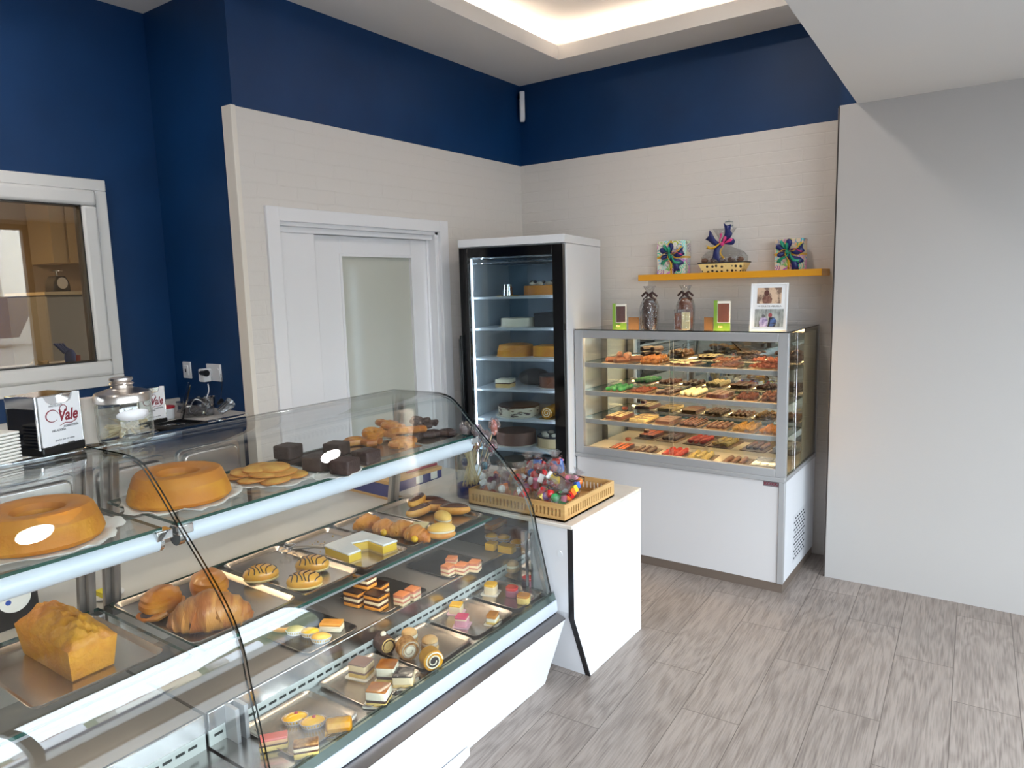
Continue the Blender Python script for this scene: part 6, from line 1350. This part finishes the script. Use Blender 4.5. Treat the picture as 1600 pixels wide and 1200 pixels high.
# bamboo tray
bx0, by0, bx1, by1, bh = -1.945, 2.372, -1.452, 2.80, 0.072
ang = math.atan2(2.405-2.371, -1.943+1.409)
t = thing('bamboo_tray','square bamboo tray with slotted sides on the white cabinet','tray',((bx0+bx1)/2,(by0+by1)/2,CT))
BB = mat('bamboo',(214,172,112),0.45,c2=(196,150,92),sc=6,stretch=(1,1,8)); hx, hy = (bx1-bx0)/2, (by1-by0)/2
MB().box(-hx,-hy,0.0,hx,hy,0.008).build('bottom', BB, t)
def slotted(ax, s, L_):
    mb = MB(); w = 0.010
    def bx(a, z0, b, z1):
        if ax == 'x': mb.box(a, s*hy-(w if s > 0 else 0), z0, b, s*hy+(0 if s > 0 else w), z1)
        else: mb.box(s*hx-(w if s > 0 else 0), a, z0, s*hx+(0 if s > 0 else w), b, z1)
    bx(-L_,0.0,L_,0.020); bx(-L_,0.052,L_,bh); n = int((2*L_-0.03)/0.0185); st_ = (2*L_-0.03)/n
    bx(-L_,0.02,-L_+0.02,0.052); bx(L_-0.02,0.02,L_,0.052)
    for i in range(1,n): a = -L_+0.015+i*st_; bx(a-0.0045,0.02,a+0.0045,0.052)
    return mb.build('slotted_side', BB, t)
slotted('x',-1,hx); slotted('x',1,hx); slotted('y',-1,hy-0.0101); slotted('y',1,hy-0.0101)
CC = [('red',(206,26,30)),('orange',(240,120,40)),('yellow',(244,206,50)),('pink',(240,130,160)),('blue',(60,110,200)),('violet',(140,70,160)),('green',(50,160,90)),('white',(240,240,240)),('plum',(110,50,80)),('salmon',(232,130,96))]
CM = {k_: mat('sweet_'+k_, c_, 0.2, coat=0.7) for k_, c_ in CC}
SWM = [MB().ball((0,0,0),.5,.5,.5,12,8), MB().rbox(-.5,-.35,-.3,.5,.35,.3,.15,k=2), MB().tube([(-.6,0,0),(-.5,0,0),(.5,0,0),(.6,0,0)],[.2,.34,.34,.2],8)]
SW = {}
def sweet(parent, kind, colr, loc, size, rot):
    key = (kind, colr)
    if key not in SW: o = SW[key] = SWM[kind].build('sweet', CM[colr], parent)
    else: o = SW[key].copy(); C.objects.link(o); o.parent = parent
    o.location = loc; o.scale = (size,)*3; o.rotation_euler = rot
WRM = None
def candybag(label, x, y, z, cols, r=0.05, h=0.13, tilt=(0,0,0), n=9, size=0.034, tie=True):
    global WRM
    t = thing('candy_bag', label, 'bag of sweets', (x,y,z), 0, 'cellophane bags of sweets in the bamboo tray', tilt)
    rr = random.Random(int(x*1e4)+int(y*1e3))
    for i in range(n):
        k_ = rr.choice((0,0,1,2)); a = rr.uniform(0,2*PI); q_ = r*rr.uniform(0.1,0.62)
        sweet(t, k_, rr.choice(cols), (q_*math.cos(a), q_*math.sin(a), size*0.5+(h*0.62)*(i/n)), size*rr.uniform(.8,1.15), (rr.uniform(0,3),rr.uniform(0,3),rr.uniform(0,3)))
    if WRM is None:
        def wb_(r, z, a, j): return r*(1+0.07*math.sin(5*a+1.7*j)+0.05*math.sin(9*a-j)), z
        WRM = MB().lathe([(0.05,0.0),(0.86,0.02),(1.0,0.22),(0.98,0.52),(0.72,0.70),(0.22,0.80),(0.34,0.90),(0.62,1.02)],26,wob=wb_).build('cellophane', CELLO, t)
    else: c_ = WRM.copy(); C.objects.link(c_); c_.parent = t
    o = [c for c in t.children if c.name.startswith('cellophane')][0]; o.scale = (r,r,h*1.1)
    if tie: MB().tube([(r*0.28*math.cos(a),r*0.28*math.sin(a),h*0.88) for a in [i*PI/5 for i in range(10)]],0.003,5,closed=True).tube([(0,0,h*0.88),(r*0.7,-r*0.3,h*0.95),(r*1.0,-r*0.1,h*0.82)],0.003,5).build('ribbon', RIB, t)
    return t
BZ = CT+0.0085
row = [(-1.875,2.43,'front left corner of the tray'),(-1.79,2.43,'second from the left in the front row'),(-1.70,2.43,'third from the left in the front row'),(-1.89,2.54,'left side, behind the front row'),(-1.80,2.55,'middle, behind the front row')]
for i,(x,y,w_) in enumerate(row): candybag('clear bag of orange and plum sweets, '+w_, x,y,BZ,['salmon','plum','orange','red','white','plum'],0.044,0.125+0.012*(i>2),(0,0,i),16,0.034,False)
candybag('bag of red and yellow sweets lying over the front of the pile', -1.62,2.455,BZ+0.012,['red','yellow','violet','red'],0.046,0.12,(0.5,0.25,1),15,0.036)
candybag('bag with a big red ball sweet near the middle of the pile', -1.70,2.545,BZ+0.035,['red','pink','white','red'],0.046,0.12,(0.15,-0.2,2),14,0.040)
candybag('bag of red sweets with a blue and white twist, highest at the centre', -1.755,2.62,BZ+0.060,['red','red','white','pink','red','blue'],0.046,0.12,(-0.1,0.1,0.5),14,0.038)
candybag('bag of red sweets with a flag coloured twist, right of the highest one', -1.665,2.64,BZ+0.070,['red','red','pink','blue','red'],0.044,0.12,(-0.05,0.15,1.5),14,0.038)
candybag('bag of red sweets tied with a brown ribbon at the right of the pile', -1.58,2.58,BZ+0.028,['red','red','pink','red'],0.046,0.12,(0.1,0.55,1),14,0.038)
candybag('bag of mixed red sweets leaning at the back left of the pile', -1.82,2.68,BZ+0.03,['red','orange','red','white'],0.046,0.13,(0,-0.1,1),11,0.032)
candybag('clear bag with pink and white marshmallow sweets at the front right', -1.535,2.44,BZ,['pink','white','pink','green'],0.046,0.10,(0.15,0.2,1),9,0.036)
candybag('clear bag of pale sweets tied with a copper ribbon on the right side', -1.545,2.545,BZ+0.018,['white','pink','violet'],0.044,0.11,(0.1,0.2,1),7,0.028)
candybag('bag of deep red sweets wedged at the back of the pile', -1.70,2.715,BZ+0.045,['red','red','pink','red'],0.046,0.13,(-0.1,0.0,2.2),14,0.038)
candybag('bag of red and white sweets lying on top, towards the front right', -1.60,2.50,BZ+0.065,['red','red','white','yellow'],0.044,0.11,(0.3,0.35,0.4),13,0.036)
t = thing('candy_skewer','long skewer of orange, blue, yellow and red sweets lying at the right','sweets',(-1.50,2.42,BZ+0.018),0,None)
sq = ['plum','yellow','green','orange','red','orange','yellow','blue','orange']; s_p = Vector((0,0,0)); s_d = Vector((-0.005,0.16,0.085)).normalized()
for i, c_ in enumerate(sq): sweet(t, 0 if i == 8 else 1, c_, tuple(s_p+s_d*0.023*i), 0.030, (0.5,0.2*i,0.3))
MB().cyl(tuple(s_p-s_d*0.01),tuple(s_p+s_d*0.2),0.0022,n=6).build('stick', STK, t)
